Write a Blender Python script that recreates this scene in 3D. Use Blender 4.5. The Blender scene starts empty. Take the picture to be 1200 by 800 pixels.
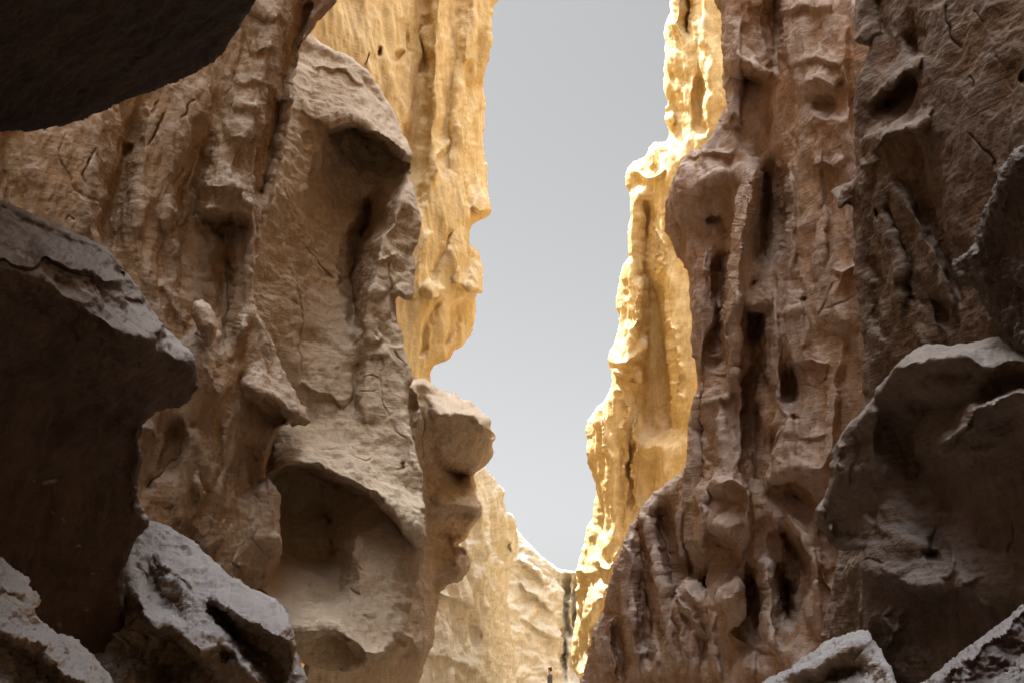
import bpy, math, random
import numpy as np

# ---------------------------------------------------------------- camera, sky, sun, exposure
scene = bpy.context.scene
F = 1287.0                     # focal length in units of a 1200-wide picture
PITCH = math.atan((785 - 400) / F)
CAM = np.array([0.0, 0.0, 1.62])
cam_d = bpy.data.cameras.new('camera')
cam_d.sensor_width = 36.0
cam_d.lens = F / 1200.0 * 36.0
cam_d.clip_start = 0.05
cam_d.clip_end = 2000.0
cam = bpy.data.objects.new('camera', cam_d)
scene.collection.objects.link(cam)
cam.location = CAM
cam.rotation_euler = (math.pi / 2 + PITCH, 0, 0)
scene.camera = cam

SUN_ELEV = math.radians(62)
SUN_AZ = math.radians(-25)      # from the view direction (+Y), negative = to the left
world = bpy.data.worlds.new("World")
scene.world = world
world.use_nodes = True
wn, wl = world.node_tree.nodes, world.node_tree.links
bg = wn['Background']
sky = wn.new('ShaderNodeTexSky')
sky.sky_type = 'NISHITA'
sky.sun_disc = False
sky.sun_elevation = SUN_ELEV
sky.sun_rotation = SUN_AZ
sky.dust_density = 1.0
sky.air_density = 1.0
sky.altitude = 200
hs = wn.new('ShaderNodeHueSaturation')
hs.inputs['Saturation'].default_value = 0.06
wl.new(sky.outputs['Color'], hs.inputs['Color'])
wl.new(hs.outputs['Color'], bg.inputs['Color'])
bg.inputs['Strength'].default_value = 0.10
# sky scaled by hand: low part dimmed, overhead boosted to light the rock
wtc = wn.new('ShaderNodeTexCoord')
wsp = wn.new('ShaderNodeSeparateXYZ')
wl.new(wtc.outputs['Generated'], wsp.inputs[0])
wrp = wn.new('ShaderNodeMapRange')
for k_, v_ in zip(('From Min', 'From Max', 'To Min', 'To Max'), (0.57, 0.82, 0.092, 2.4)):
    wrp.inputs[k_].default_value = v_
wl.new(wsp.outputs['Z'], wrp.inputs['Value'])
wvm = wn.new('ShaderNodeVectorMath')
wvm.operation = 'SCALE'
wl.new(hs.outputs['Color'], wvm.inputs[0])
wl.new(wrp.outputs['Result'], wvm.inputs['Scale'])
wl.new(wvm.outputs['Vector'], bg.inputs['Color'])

sun_d = bpy.data.lights.new('sun', 'SUN')
sun_d.energy = 2.0
sun_d.angle = math.radians(0.5)
sun_d.color = (1.0, 0.93, 0.82)
sun = bpy.data.objects.new('sun', sun_d)
scene.collection.objects.link(sun)
sun.rotation_euler = (math.pi / 2 - SUN_ELEV, 0, math.pi - SUN_AZ)  # light travels away from the sun

scene.view_settings.view_transform = 'Standard'
scene.view_settings.look = 'None'
scene.view_settings.exposure = 3.5
scene.view_settings.gamma = 1.0
scene.view_settings.use_curve_mapping = False
scene.cycles.max_bounces = 8
scene.cycles.diffuse_bounces = 7
scene.cycles.use_denoising = True
scene.cycles.denoising_prefilter = 'ACCURATE'
scene.cycles.sample_clamp_indirect = 10
scene.cycles.caustics_reflective = False
scene.cycles.caustics_refractive = False

# ---------------------------------------------------------------- numeric helpers
rng = np.random.RandomState(7)
PERM = rng.permutation(256).astype(np.int32)
GR = rng.normal(size=(256, 3)).astype(np.float32)
GR /= np.linalg.norm(GR, axis=1, keepdims=True)


def perlin(p):
    pi = np.floor(p).astype(np.int32)
    pf = (p - pi).astype(np.float32)
    u = pf * pf * pf * (pf * (pf * 6 - 15) + 10)
    out = 0
    for dx in (0, 1):
        a = PERM[(pi[:, 0] + dx) & 255]
        wx = u[:, 0] if dx else 1 - u[:, 0]
        for dy in (0, 1):
            b = PERM[(a + pi[:, 1] + dy) & 255]
            wy = u[:, 1] if dy else 1 - u[:, 1]
            for dz in (0, 1):
                g = GR[PERM[(b + pi[:, 2] + dz) & 255]]
                wz = u[:, 2] if dz else 1 - u[:, 2]
                d = g[:, 0] * (pf[:, 0] - dx) + g[:, 1] * (pf[:, 1] - dy) + g[:, 2] * (pf[:, 2] - dz)
                out = out + d * wx * wy * wz
    return out * 1.5


def fbm(p, octs, gain=0.5, mode='n'):
    amp, tot = 1.0, 0
    q = p
    for i in range(octs):
        n = perlin(q)
        if mode == 'r':
            n = 0.55 - np.abs(n) * 2.0
        elif mode == 'b':
            n = np.abs(n) * 2.0 - 0.45
        tot = tot + n * amp
        amp *= gain
        q = q * 2.03 + 17.3
    return tot


def worley(p):
    """distance to nearest feature point, F2-F1 too"""
    pi = np.floor(p).astype(np.int32)
    pf = (p - pi).astype(np.float32)
    f1 = np.full(len(p), 9.0, np.float32)
    f2 = f1.copy()
    for dx in (-1, 0, 1):
        for dy in (-1, 0, 1):
            for dz in (-1, 0, 1):
                h = PERM[(PERM[(PERM[(pi[:, 0] + dx) & 255] + pi[:, 1] + dy) & 255] + pi[:, 2] + dz) & 255]
                o = GR[h] * 0.42 + 0.5
                d = np.sqrt((dx + o[:, 0] - pf[:, 0]) ** 2 + (dy + o[:, 1] - pf[:, 1]) ** 2 + (dz + o[:, 2] - pf[:, 2]) ** 2)
                f2 = np.minimum(f2, np.maximum(f1, d))
                f1 = np.minimum(f1, d)
    return f1, f2


def unproject(px, py, Y):
    """point seen at picture position (px,py) at world distance Y ahead"""
    u = (400.0 - py) / F
    t = Y / (math.cos(PITCH) - u * math.sin(PITCH))
    return np.stack([CAM[0] + (px - 600.0) / F * t, CAM[1] + Y + 0 * t, CAM[2] + (math.sin(PITCH) + u * math.cos(PITCH)) * t], -1)


def seg_dist(X, Y, pts, closed=False, signed=False):
    """distance of grid points to polyline, param along 0..1, and side sign of nearest segment (+ = left of travel in picture, i.e. up for left->right)"""
    pts = np.asarray([(p[0], p[1]) for p in pts], float)
    if closed:
        pts = np.vstack([pts, pts[:1]])
    best = np.full(X.shape, 1e9)
    tpar = np.zeros(X.shape)
    side = np.zeros(X.shape)
    L = np.linalg.norm(np.diff(pts, axis=0), axis=1)
    cum = np.concatenate([[0], np.cumsum(L)])
    tot = max(cum[-1], 1e-6)
    for i in range(len(pts) - 1):
        ax, ay = pts[i]
        bx, by = pts[i + 1]
        dx, dy = bx - ax, by - ay
        l2 = dx * dx + dy * dy + 1e-9
        t = np.clip(((X - ax) * dx + (Y - ay) * dy) / l2, 0, 1)
        ex, ey = X - (ax + t * dx), Y - (ay + t * dy)
        d = np.sqrt(ex * ex + ey * ey)
        m = d < best
        best = np.where(m, d, best)
        tpar = np.where(m, (cum[i] + t * L[i]) / tot, tpar)
        side = np.where(m, np.sign(-(dx * ey - dy * ex)), side)
    return best, tpar, side


def inside(X, Y, poly):
    poly = np.asarray([(p[0], p[1]) for p in poly], float)
    c = np.zeros(X.shape, bool)
    n = len(poly)
    for i in range(n):
        x1, y1 = poly[i]
        x2, y2 = poly[(i + 1) % n]
        if y1 == y2:
            continue
        m = ((y1 > Y) != (y2 > Y)) & (X < (x2 - x1) * (Y - y1) / (y2 - y1) + x1)
        c ^= m
    return c


def smooth_poly(pts, closed, n=1):
    """Chaikin corner cutting keeps traced lines from looking faceted"""
    P = [tuple(map(float, p)) for p in pts]
    for _ in range(n):
        Q = []
        m = len(P)
        rngi = range(m) if closed else range(m - 1)
        if not closed:
            Q.append(P[0])
        for i in rngi:
            a, b = P[i], P[(i + 1) % m]
            Q.append(tuple(a[k] * 0.78 + b[k] * 0.22 for k in range(len(a))))
            Q.append(tuple(a[k] * 0.22 + b[k] * 0.78 for k in range(len(a))))
        if not closed:
            Q.append(P[-1])
        P = Q
    return P


def blur(A, s):
    if s <= 0:
        return A
    r = int(math.ceil(s * 2.5))
    k = np.exp(-np.arange(-r, r + 1) ** 2 / (2 * s * s))
    k /= k.sum()
    B = np.pad(A, r, mode='edge')
    B = sum(k[i] * B[i:i + A.shape[0], :] for i in range(2 * r + 1))
    return sum(k[i] * B[:, i:i + A.shape[1]] for i in range(2 * r + 1))


def resize(A, shp):
    y = np.linspace(0, A.shape[0] - 1, shp[0])
    x = np.linspace(0, A.shape[1] - 1, shp[1])
    return bilin(A, *np.meshgrid(x, y))


def bilin(A, x, y):
    x = np.clip(x, 0, A.shape[1] - 1.001)
    y = np.clip(y, 0, A.shape[0] - 1.001)
    xi, yi = x.astype(int), y.astype(int)
    fx, fy = x - xi, y - yi
    return (A[yi, xi] * (1 - fx) * (1 - fy) + A[yi, xi + 1] * fx * (1 - fy) + A[yi + 1, xi] * (1 - fx) * fy + A[yi + 1, xi + 1] * fx * fy)


def offset_line(pts, off):
    """polyline moved sideways, + = left of travel as seen in the picture (up for left->right)"""
    P = np.asarray([p[:2] for p in pts], float)
    T = np.gradient(P, axis=0)
    T /= np.linalg.norm(T, axis=1, keepdims=True) + 1e-9
    N = np.stack([T[:, 1], -T[:, 0]], 1)
    return P + N * off


def relax(x0, y0, w, h, lines, smooth):
    """membrane through height lines: coarse to fine relaxation, returns the grid at 2 px"""
    cur = None
    for g in (32, 16, 8, 4, 2):
        nx, ny = int(w / g) + 2, int(h / g) + 2
        val = np.zeros((ny, nx))
        cnt = np.zeros((ny, nx))
        for ln in lines:
            for a, b in zip(ln[:-1], ln[1:]):
                n = int(max(abs(a[0] - b[0]), abs(a[1] - b[1])) / g * 2) + 2
                t = np.linspace(0, 1, n)
                xs = np.clip(np.round((a[0] + (b[0] - a[0]) * t - x0) / g).astype(int), 0, nx - 1)
                ys = np.clip(np.round((a[1] + (b[1] - a[1]) * t - y0) / g).astype(int), 0, ny - 1)
                np.add.at(val, (ys, xs), a[2] + (b[2] - a[2]) * t)
                np.add.at(cnt, (ys, xs), 1)
        m = cnt > 0
        fix = np.where(m, val / np.maximum(cnt, 1), 0)
        if cur is None:
            cur = np.full((ny, nx), fix[m].mean() if m.any() else 0.0)
        else:
            cur = resize(cur, (ny, nx))
        cur[m] = fix[m]
        for _ in range(200 if g > 8 else (70 if g > 2 else 40)):
            p = np.pad(cur, 1, mode='edge')
            nw = 0.25 * (p[:-2, 1:-1] + p[2:, 1:-1] + p[1:-1, :-2] + p[1:-1, 2:])
            cur = cur + 1.0 * (nw - cur)
            cur[m] = fix[m]
    return blur(cur, smooth / 2.0)


def axis_coords(lo, hi, flo, fhi, s):
    """fine step s inside the frame, growing outside it"""
    a = list(np.arange(max(lo, flo), min(hi, fhi) + s, s))
    d, x = s, a[0]
    while x > lo:
        d = min(d * 1.25, 14)
        x -= d
        a.insert(0, x)
    d, x = s, a[-1]
    while x < hi:
        d = min(d * 1.25, 14)
        x += d
        a.append(x)
    return np.array(a)


def tag(o, label=None, cat=None, group=None, kind=None):
    if label: o['label'] = label
    if cat: o['category'] = cat
    if group: o['group'] = group
    if kind: o['kind'] = kind
    return o


def mesh_object(name, verts, faces_q, faces_t, mat, parent=None):
    me = bpy.data.meshes.new(name)
    nv = len(verts)
    nq, nt = len(faces_q), len(faces_t)
    me.vertices.add(nv)
    me.vertices.foreach_set('co', np.asarray(verts, np.float32).ravel())
    loops = np.concatenate([np.asarray(faces_q, np.int32).ravel(), np.asarray(faces_t, np.int32).ravel()])
    me.loops.add(len(loops))
    me.loops.foreach_set('vertex_index', loops)
    me.polygons.add(nq + nt)
    st = np.concatenate([np.arange(nq) * 4, nq * 4 + np.arange(nt) * 3]).astype(np.int32)
    me.polygons.foreach_set('loop_start', st)
    me.polygons.foreach_set('loop_total', np.concatenate([np.full(nq, 4), np.full(nt, 3)]).astype(np.int32))
    me.polygons.foreach_set('use_smooth', np.ones(nq + nt, bool))
    me.update(calc_edges=True)
    me.validate()
    me.materials.append(mat)
    o = bpy.data.objects.new(name, me)
    scene.collection.objects.link(o)
    if parent: o.parent = parent
    return o


# ---------------------------------------------------------------- rock material
def rock_material(name, lo, hi, dust, dust_amt=0.5, stain=0.35, size=1.0, strata=0.25, bump=0.6, tilt=(0.12, 0.0, 0.0), patina=None, pat_amt=0.7):
    m = bpy.data.materials.new(name)
    m.use_nodes = True
    nt = m.node_tree
    N, L = nt.nodes, nt.links
    bs = N['Principled BSDF']
    bs.inputs['Roughness'].default_value = 0.92
    bs.inputs['Specular IOR Level'].default_value = 0.18
    tc = N.new('ShaderNodeTexCoord')

    def mapping(scale, rot=(0, 0, 0)):
        mp = N.new('ShaderNodeMapping')
        mp.inputs['Scale'].default_value = tuple(s / size for s in scale)
        mp.inputs['Rotation'].default_value = rot
        L.new(tc.outputs['Object'], mp.inputs['Vector'])
        return mp.outputs['Vector']

    def noise(vec, scale, detail, rough=0.55, dist=0.0):
        n = N.new('ShaderNodeTexNoise')
        n.inputs['Scale'].default_value = scale
        n.inputs['Detail'].default_value = detail
        n.inputs['Roughness'].default_value = rough
        n.inputs['Distortion'].default_value = dist
        L.new(vec, n.inputs['Vector'])
        return n.outputs['Fac']

    def ramp(fac, a, b, c0=(0, 0, 0, 1), c1=(1, 1, 1, 1)):
        r = N.new('ShaderNodeValToRGB')
        r.color_ramp.elements[0].position = a
        r.color_ramp.elements[1].position = b
        r.color_ramp.elements[0].color = c0
        r.color_ramp.elements[1].color = c1
        L.new(fac, r.inputs['Fac'])
        return r.outputs['Color']

    def mix(fac, a, b, mode='MIX'):
        x = N.new('ShaderNodeMix')
        x.data_type = 'RGBA'
        x.blend_type = mode
        if isinstance(fac, (int, float)): x.inputs[0].default_value = fac
        else: L.new(fac, x.inputs[0])
        for i, v in ((6, a), (7, b)):
            if isinstance(v, tuple): x.inputs[i].default_value = (*v[:3], 1)
            else: L.new(v, x.inputs[i])
        return x.outputs[2]

    def math_(op, a, b=None):
        x = N.new('ShaderNodeMath')
        x.operation = op
        x.use_clamp = False
        for i, v in ((0, a), (1, b)):
            if v is None: continue
            if isinstance(v, (int, float)): x.inputs[i].default_value = v
            else: L.new(v, x.inputs[i])
        return x.outputs[0]

    flow = mapping((1, 1, 0.35))
    n1 = noise(flow, 2.2, 5, 0.6, 0.6)
    col = mix(ramp(n1, 0.34, 0.66), lo, hi)
    # bedding: thin bands across the wall
    st = noise(mapping((0.25, 0.25, 3.2), tilt), 3.0, 6, 0.62, 0.25)
    col = mix(math_('MULTIPLY', ramp(st, 0.42, 0.60), strata), col, tuple(c * 0.55 for c in lo), 'MIX')
    # desert varnish: dark streaks running down
    vs = noise(mapping((2.6, 2.6, 0.22)), 1.4, 5, 0.62, 0.5)
    col = mix(math_('MULTIPLY', ramp(vs, 0.52, 0.68), stain), col, (0.12, 0.072, 0.045))
    # exposed ribs weather greyer, fresh rock in the hollows stays rusty
    if patina is not None:
        wa = N.new('ShaderNodeAttribute')
        wa.attribute_name = 'weathering'
        pn = noise(mapping((1, 1, 0.5)), 3.0, 4, 0.6)
        pf = ramp(math_('ADD', wa.outputs['Fac'], math_('MULTIPLY', math_('SUBTRACT', pn, 0.5), 0.9)), 0.42, 0.72)
        col = mix(math_('MULTIPLY', pf, pat_amt), col, patina)
    # fine grain
    g = noise(mapping((1, 1, 1)), 38.0, 4, 0.7)
    col = mix(0.55, col, mix(g, (0.5, 0.46, 0.42), (1.4, 1.4, 1.4)), 'MULTIPLY')
    g2 = noise(mapping((1.3, 1.3, 0.5)), 13.0, 5, 0.65, 0.4)
    col = mix(0.5, col, mix(ramp(g2, 0.3, 0.7), (0.62, 0.58, 0.54), (1.22, 1.22, 1.22)), 'MULTIPLY')
    # dust settled on faces that look up
    geo = N.new('ShaderNodeNewGeometry')
    sp = N.new('ShaderNodeSeparateXYZ')
    L.new(geo.outputs['Normal'], sp.inputs[0])
    dn = noise(mapping((1, 1, 1)), 5.0, 5, 0.65)
    up = ramp(math_('ADD', sp.outputs['Z'], math_('MULTIPLY', dn, 0.5)), 0.42, 0.92)
    col = mix(math_('MULTIPLY', up, dust_amt), col, dust)
    # bump
    b1 = noise(mapping((1, 1, 0.8)), 9.0, 5, 0.68)
    b2 = noise(mapping((0.4, 0.4, 4.0), tilt), 9.0, 3, 0.6)
    bb = math_('ADD', b1, math_('MULTIPLY', b2, 0.45))
    b3 = noise(mapping((1, 1, 1)), 40.0, 2, 0.6)
    bb = math_('ADD', bb, math_('MULTIPLY', b3, 0.25))
    bp = N.new('ShaderNodeBump')
    bp.inputs['Strength'].default_value = bump
    bp.inputs['Distance'].default_value = 0.05 * size
    L.new(bb, bp.inputs['Height'])
    L.new(bp.outputs['Normal'], bs.inputs['Normal'])
    L.new(col, bs.inputs['Base Color'])
    return m


# ---------------------------------------------------------------- rock builder
def build_rock(name, outline, base, lines, feats, mat, step=1.5, smooth=2.5, rnd=9, noise=None, thick=0.25, seed=0, rough=1.0, gain=2.3, namp=1.0, chip=1.0):
    """One solid rock. outline: its silhouette; base: three or more (px,py,distance) of its mean plane;
    lines: height lines (px,py,h), h = how far the rock stands out, in picture units at its own distance;
    feats: ridges, lips, cracks, hollows on it.  noise: list of (kind, wavelength, amplitude, stretch xyz)"""
    # parts outside the frame run on well past it
    outline = [(x - 450 if x <= -40 else (x + 450 if x >= 1240 else x), y) for x, y in outline]
    outl = smooth_poly(outline, True, 1)
    # chipped rim: resample the silhouette and break it with small irregular notches
    oa = np.array(outl + outl[:1])
    sl = np.linalg.norm(np.diff(oa, axis=0), axis=1)
    cl = np.concatenate([[0], np.cumsum(sl)])
    tt = np.arange(0, cl[-1], 3.0)
    rx_, ry_ = np.interp(tt, cl, oa[:, 0]), np.interp(tt, cl, oa[:, 1])
    tx_, ty_ = np.gradient(rx_), np.gradient(ry_)
    tl_ = np.hypot(tx_, ty_) + 1e-9
    nq = np.stack([tt / 11.0, tt * 0 + seed * 2.3, tt * 0], 1)
    jit = 1.5 * chip * fbm(nq, 4, 0.6) + 1.6 * chip * np.clip(perlin(nq * 1.7 + 40) * 2 - 0.5, 0, 1)
    vis = (rx_ > -30) & (rx_ < 1230) & (ry_ > -30) & (ry_ < 830)
    outl = [(x, y) for x, y in zip(rx_ - ty_ / tl_ * jit * vis, ry_ + tx_ / tl_ * jit * vis)]
    A = np.array([(1, p[0], p[1]) for p in base], float)
    b = np.array([1 / p[2] for p in base])
    co = np.linalg.lstsq(A, b, rcond=None)[0]
    ox = [p[0] for p in outl]
    oy = [p[1] for p in outl]
    x0, x1, y0, y1 = min(ox) - 4, max(ox) + 4, min(oy) - 4, max(oy) + 4
    xs = axis_coords(x0, x1, -16, 1216, step)
    ys = axis_coords(y0, y1, -16, 816, step)
    X, Yp = np.meshgrid(xs, ys)
    ins = inside(X, Yp, outl)
    dist, _, _ = seg_dist(X, Yp, outl, True)
    sdf = np.where(ins, dist, -dist)
    H = np.zeros(X.shape)
    if lines:
        G = relax(x0, y0, x1 - x0, y1 - y0, lines, smooth)
        # wobble the lookup so traced lines do not run ruler straight
        H = bilin(G, (X - x0) / 2, (Yp - y0) / 2)
    # warp the feature lookup a little
    q = np.stack([X.ravel() / 26.0, Yp.ravel() / 26.0, np.full(X.size, seed * 3.7 + 0.5)], 1)
    wx = (fbm(q, 3) * 5.0).reshape(X.shape) * rough
    wy = (fbm(q + 31.7, 3) * 5.0).reshape(X.shape) * rough
    XW, YW = X + wx, Yp + wy
    if lines:
        H = bilin(G, (X + wx * 0.6 - x0) / 2, (Yp + wy * 0.6 - y0) / 2)
    for f in feats:
        k = f[0]
        if k in ('r', 'lip', 'crack', 'vee'):
            pts = f[1]
            w = f[2]
            reach = max(w if k != 'lip' else max(f[3], w), 2) * 3.2 + 8
            fx0, fx1 = min(p[0] for p in pts) - reach, max(p[0] for p in pts) + reach
            fy0, fy1 = min(p[1] for p in pts) - reach, max(p[1] for p in pts) + reach
        else:
            cx, cy, rx, ry, rot, amp, pw = f[1:]
            R = max(rx, ry) + 10
            fx0, fx1, fy0, fy1 = cx - R, cx + R, cy - R, cy + R
        i0, i1 = np.searchsorted(xs, [fx0, fx1])
        j0, j1 = np.searchsorted(ys, [fy0, fy1])
        if i1 <= i0 or j1 <= j0:
            continue
        sx, sy = XW[j0:j1, i0:i1], YW[j0:j1, i0:i1]
        if k == 'e':
            c, s = math.cos(math.radians(rot)), math.sin(math.radians(rot))
            u, v = (sx - cx) * c + (sy - cy) * s, -(sx - cx) * s + (sy - cy) * c
            r2 = (u / rx) ** 2 + (v / ry) ** 2
            H[j0:j1, i0:i1] += amp * np.clip(1 - r2, 0, 1) ** pw
        else:
            d, t, sd = seg_dist(sx, sy, smooth_poly(pts, False, 1))
            tap = np.clip(np.minimum(t, 1 - t) * 6, 0, 1) ** 0.6
            if k == 'r':      # rounded ridge (+) or groove (-)
                H[j0:j1, i0:i1] += f[3] * np.exp(-(d / w) ** 2) * tap
            elif k == 'vee':  # sharp crest
                H[j0:j1, i0:i1] += f[3] * np.exp(-d / w) * tap
            elif k == 'crack':
                H[j0:j1, i0:i1] -= f[3] * 0.85 / gain * np.exp(-(d / (0.75 * w)) ** 2) * tap
            else:             # lip: stands out, fades slowly above (left of travel), drops at once below
                wb, amp = f[3], f[4]
                prof = np.where(sd >= 0, np.exp(-d / w), np.exp(-(d / wb) ** 2))
                H[j0:j1, i0:i1] += amp * prof * tap
    # the silhouette turns away
    t = np.clip(sdf / rnd, 0, 1)
    H = H - rnd * 1.6 * (1 - np.sqrt(np.clip(1 - (1 - t) ** 2, 0, 1)))
    Yb = 1.0 / (co[0] + co[1] * np.clip(X, -120, 1320) + co[2] * Yp)
    Yb = np.clip(Yb, 0.8, 200)
    Ym = float(np.median(Yb[ins]))
    D = Yb * (1 - H / F * gain)
    # cells that touch the inside
    any_in = ins[:-1, :-1] | ins[1:, :-1] | ins[:-1, 1:] | ins[1:, 1:]
    jj, ii = np.nonzero(any_in)
    nx = len(xs)
    q4 = np.stack([jj * nx + ii, (jj + 1) * nx + ii, (jj + 1) * nx + ii + 1, jj * nx + ii + 1], 1)
    used = np.unique(q4)
    remap = np.full(X.size, -1, np.int64)
    remap[used] = np.arange(len(used))
    quads = remap[q4]
    # snap the outer ring onto the outline
    gy, gx = np.gradient(sdf, ys, xs)
    gl = np.sqrt(gx * gx + gy * gy) + 1e-6
    out = ~ins
    Xs = np.where(out, X - np.clip(sdf, -15, 0) * gx / gl, X)
    Ys = np.where(out, Yp - np.clip(sdf, -15, 0) * gy / gl, Yp)
    Pg = unproject(Xs, Ys, D)
    cav = H - blur(H, 7)
    # normals of the broad form
    Pu = unproject(X, Yp, D)
    Ps = np.stack([blur(Pu[..., k], 2.6) for k in range(3)], -1)
    Nn = np.cross(np.gradient(Ps, axis=0), np.gradient(Ps, axis=1))
    view = CAM - Pg
    Nn *= np.sign((Nn * view).sum(-1, keepdims=True))
    Nn /= np.linalg.norm(Nn, axis=-1, keepdims=True) + 1e-9
    P = Pg.reshape(-1, 3)[used]
    Nv = Nn.reshape(-1, 3)[used]
    unit = Yb.ravel()[used] / F           # metres per picture unit
    um = Ym / F
    disp = np.zeros(len(P))
    off = seed * 13.1
    for kind, wl_, amp, st in (noise or []):
        q = (P + off) / (wl_ * um) / np.array(st)
        wq = q * 0.7 + 5.1
        q = q + 0.45 * np.stack([perlin(wq), perlin(wq + 9.2), perlin(wq + 21.4)], 1)
        if kind == 'n': n = fbm(q, 5, 0.5)
        elif kind == 'r': n = fbm(q, 4, 0.48, 'r')
        elif kind == 'b': n = fbm(q, 4, 0.5, 'b')
        elif kind == 'pit':
            f1, f2 = worley(q)
            n = -np.clip(0.55 - f1, 0, 1) * 2
        elif kind == 'facet':
            f1, f2 = worley(q)
            n = np.clip((f2 - f1) * 1.6, 0, 0.5)
        elif kind == 'bed':   # bedding planes: stepped in height
            zz = (P[:, 2] + 0.12 * P[:, 0] + off) / (wl_ * um) + perlin(q * 0.35) * 0.8
            n = perlin(np.stack([zz * 0 + 3.3, q[:, 1] * 0.12, zz], 1)) + 0.5 * perlin(np.stack([zz * 0 + 8.3, q[:, 1] * 0.2, zz * 2.3], 1))
            n = n * (0.5 + 0.9 * np.clip(perlin(q * 0.5 + 3.3) + 0.4, 0, 1))
        disp += n * amp * namp * unit
    sd_ = sdf.ravel()[used]
    disp *= 0.5 + 0.5 * np.clip(sd_ / 8, 0, 1)
    wth = np.clip(0.5 + (cav.ravel()[used] * gain * 0.6 + disp / unit * 0.9) / 16.0, 0, 1)
    P = P + Nv * disp[:, None]
    # rim rings: carry the edge back into the rock so that it is solid from the side
    e = np.concatenate([quads[:, [0, 1]], quads[:, [1, 2]], quads[:, [2, 3]], quads[:, [3, 0]]])
    key = np.sort(e, 1)
    kk = key[:, 0] * len(used) + key[:, 1]
    uq, idx, cn = np.unique(kk, return_index=True, return_counts=True)
    be = e[idx[cn == 1]]
    bv = np.unique(be)
    loc = np.full(len(used), -1, np.int64)
    loc[bv] = np.arange(len(bv))
    bx, by = Xs.ravel()[used][bv], Ys.ravel()[used][bv]
    nxv, nyv = (gx / gl).ravel()[used][bv], (gy / gl).ravel()[used][bv]
    dv = np.linalg.norm(P[bv] - CAM, axis=1)
    dirs = (P[bv] - CAM) / dv[:, None]
    vl, ql = [P], [quads]
    prev, n_prev = bv, len(P)
    right = np.array([1.0, 0, 0])
    upv = np.array([0, -math.sin(PITCH), math.cos(PITCH)])
    for shrink, back in ((1.5, 0.04), (5, 0.14), (12, 0.4), (22, 1.0)):
        ext = thick * Ym * back
        ring = CAM + dirs * (dv + ext)[:, None]
        u_ = (dv + ext) / F
        ring = ring + right * (nxv * shrink * u_)[:, None] - upv * (nyv * shrink * u_)[:, None]
        base_i = sum(len(v) for v in vl)
        vl.append(ring)
        a, c = be[:, 0], be[:, 1]
        pa = (a if prev is bv and base_i == len(P) else last + loc[a])
        pc = (c if prev is bv and base_i == len(P) else last + loc[c])
        ql.append(np.stack([pc, pa, base_i + loc[a], base_i + loc[c]], 1))
        last = base_i
        prev = None
    V = np.concatenate(vl)
    Q = np.concatenate(ql)
    o = mesh_object(name, V, Q[:, ::-1], np.zeros((0, 3), int), mat)
    at = o.data.attributes.new('weathering', 'FLOAT', 'POINT')
    wv = np.full(len(V), 0.5, np.float32)
    wv[:len(wth)] = wth
    if len(o.data.vertices) == len(V):
        at.data.foreach_set('value', wv)
    return o

#@@ROCKS

# ---------------------------------------------------------------- materials of the place
M_brown = rock_material('brown sandstone', (0.33, 0.205, 0.105), (0.47, 0.32, 0.185), (0.46, 0.41, 0.36), 0.55, 0.3, 0.7, patina=(0.40, 0.33, 0.27), pat_amt=0.4)
M_brown2 = rock_material('red brown sandstone', (0.40, 0.245, 0.15), (0.52, 0.355, 0.23), (0.50, 0.43, 0.39), 0.6, 0.3, 1.0, patina=(0.50, 0.41, 0.36))
M_stone = rock_material('umber sandstone', (0.16, 0.115, 0.085), (0.24, 0.18, 0.14), (0.27, 0.25, 0.24), 0.6, 0.25, 0.6)
M_ledge = rock_material('shade-dark umber sandstone with pale dust', (0.07, 0.047, 0.035), (0.12, 0.08, 0.058), (0.46, 0.44, 0.43), 0.85, 0.3, 0.4)  # base darkened for foreground shade; dust lightened to stand in for light on top
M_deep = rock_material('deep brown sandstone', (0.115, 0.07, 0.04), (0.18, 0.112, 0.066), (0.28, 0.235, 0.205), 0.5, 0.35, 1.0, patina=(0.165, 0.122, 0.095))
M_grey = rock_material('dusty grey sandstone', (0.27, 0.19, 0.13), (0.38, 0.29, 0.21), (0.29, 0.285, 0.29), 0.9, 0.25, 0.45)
M_dark = rock_material('shade-darkened sandstone', (0.07, 0.047, 0.035), (0.12, 0.08, 0.058), (0.23, 0.22, 0.22), 0.85, 0.3, 0.4)  # foreground shade put into the base colour
M_black = rock_material('shade-blackened sandstone', (0.03, 0.021, 0.018), (0.05, 0.034, 0.028), (0.16, 0.14, 0.13), 0.4, 0.2, 0.4)  # near-black base colour stands in for deep shade on the overhang
M_tan = rock_material('tan sandstone', (0.54, 0.43, 0.30), (0.66, 0.55, 0.41), (0.68, 0.585, 0.46), 0.6, 0.22, 0.8, patina=(0.58, 0.50, 0.39), pat_amt=0.5)
M_yellow = rock_material('yellow sandstone', (0.60, 0.45, 0.21), (0.74, 0.61, 0.36), (0.78, 0.70, 0.56), 0.3, 0.2, 1.6, 0.12, bump=0.3)
M_pale = rock_material('pale sandstone', (0.33, 0.305, 0.25), (0.41, 0.385, 0.33), (0.43, 0.41, 0.37), 0.3, 0.2, 2.5, 0.15, bump=0.3)

rock = {}

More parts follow.
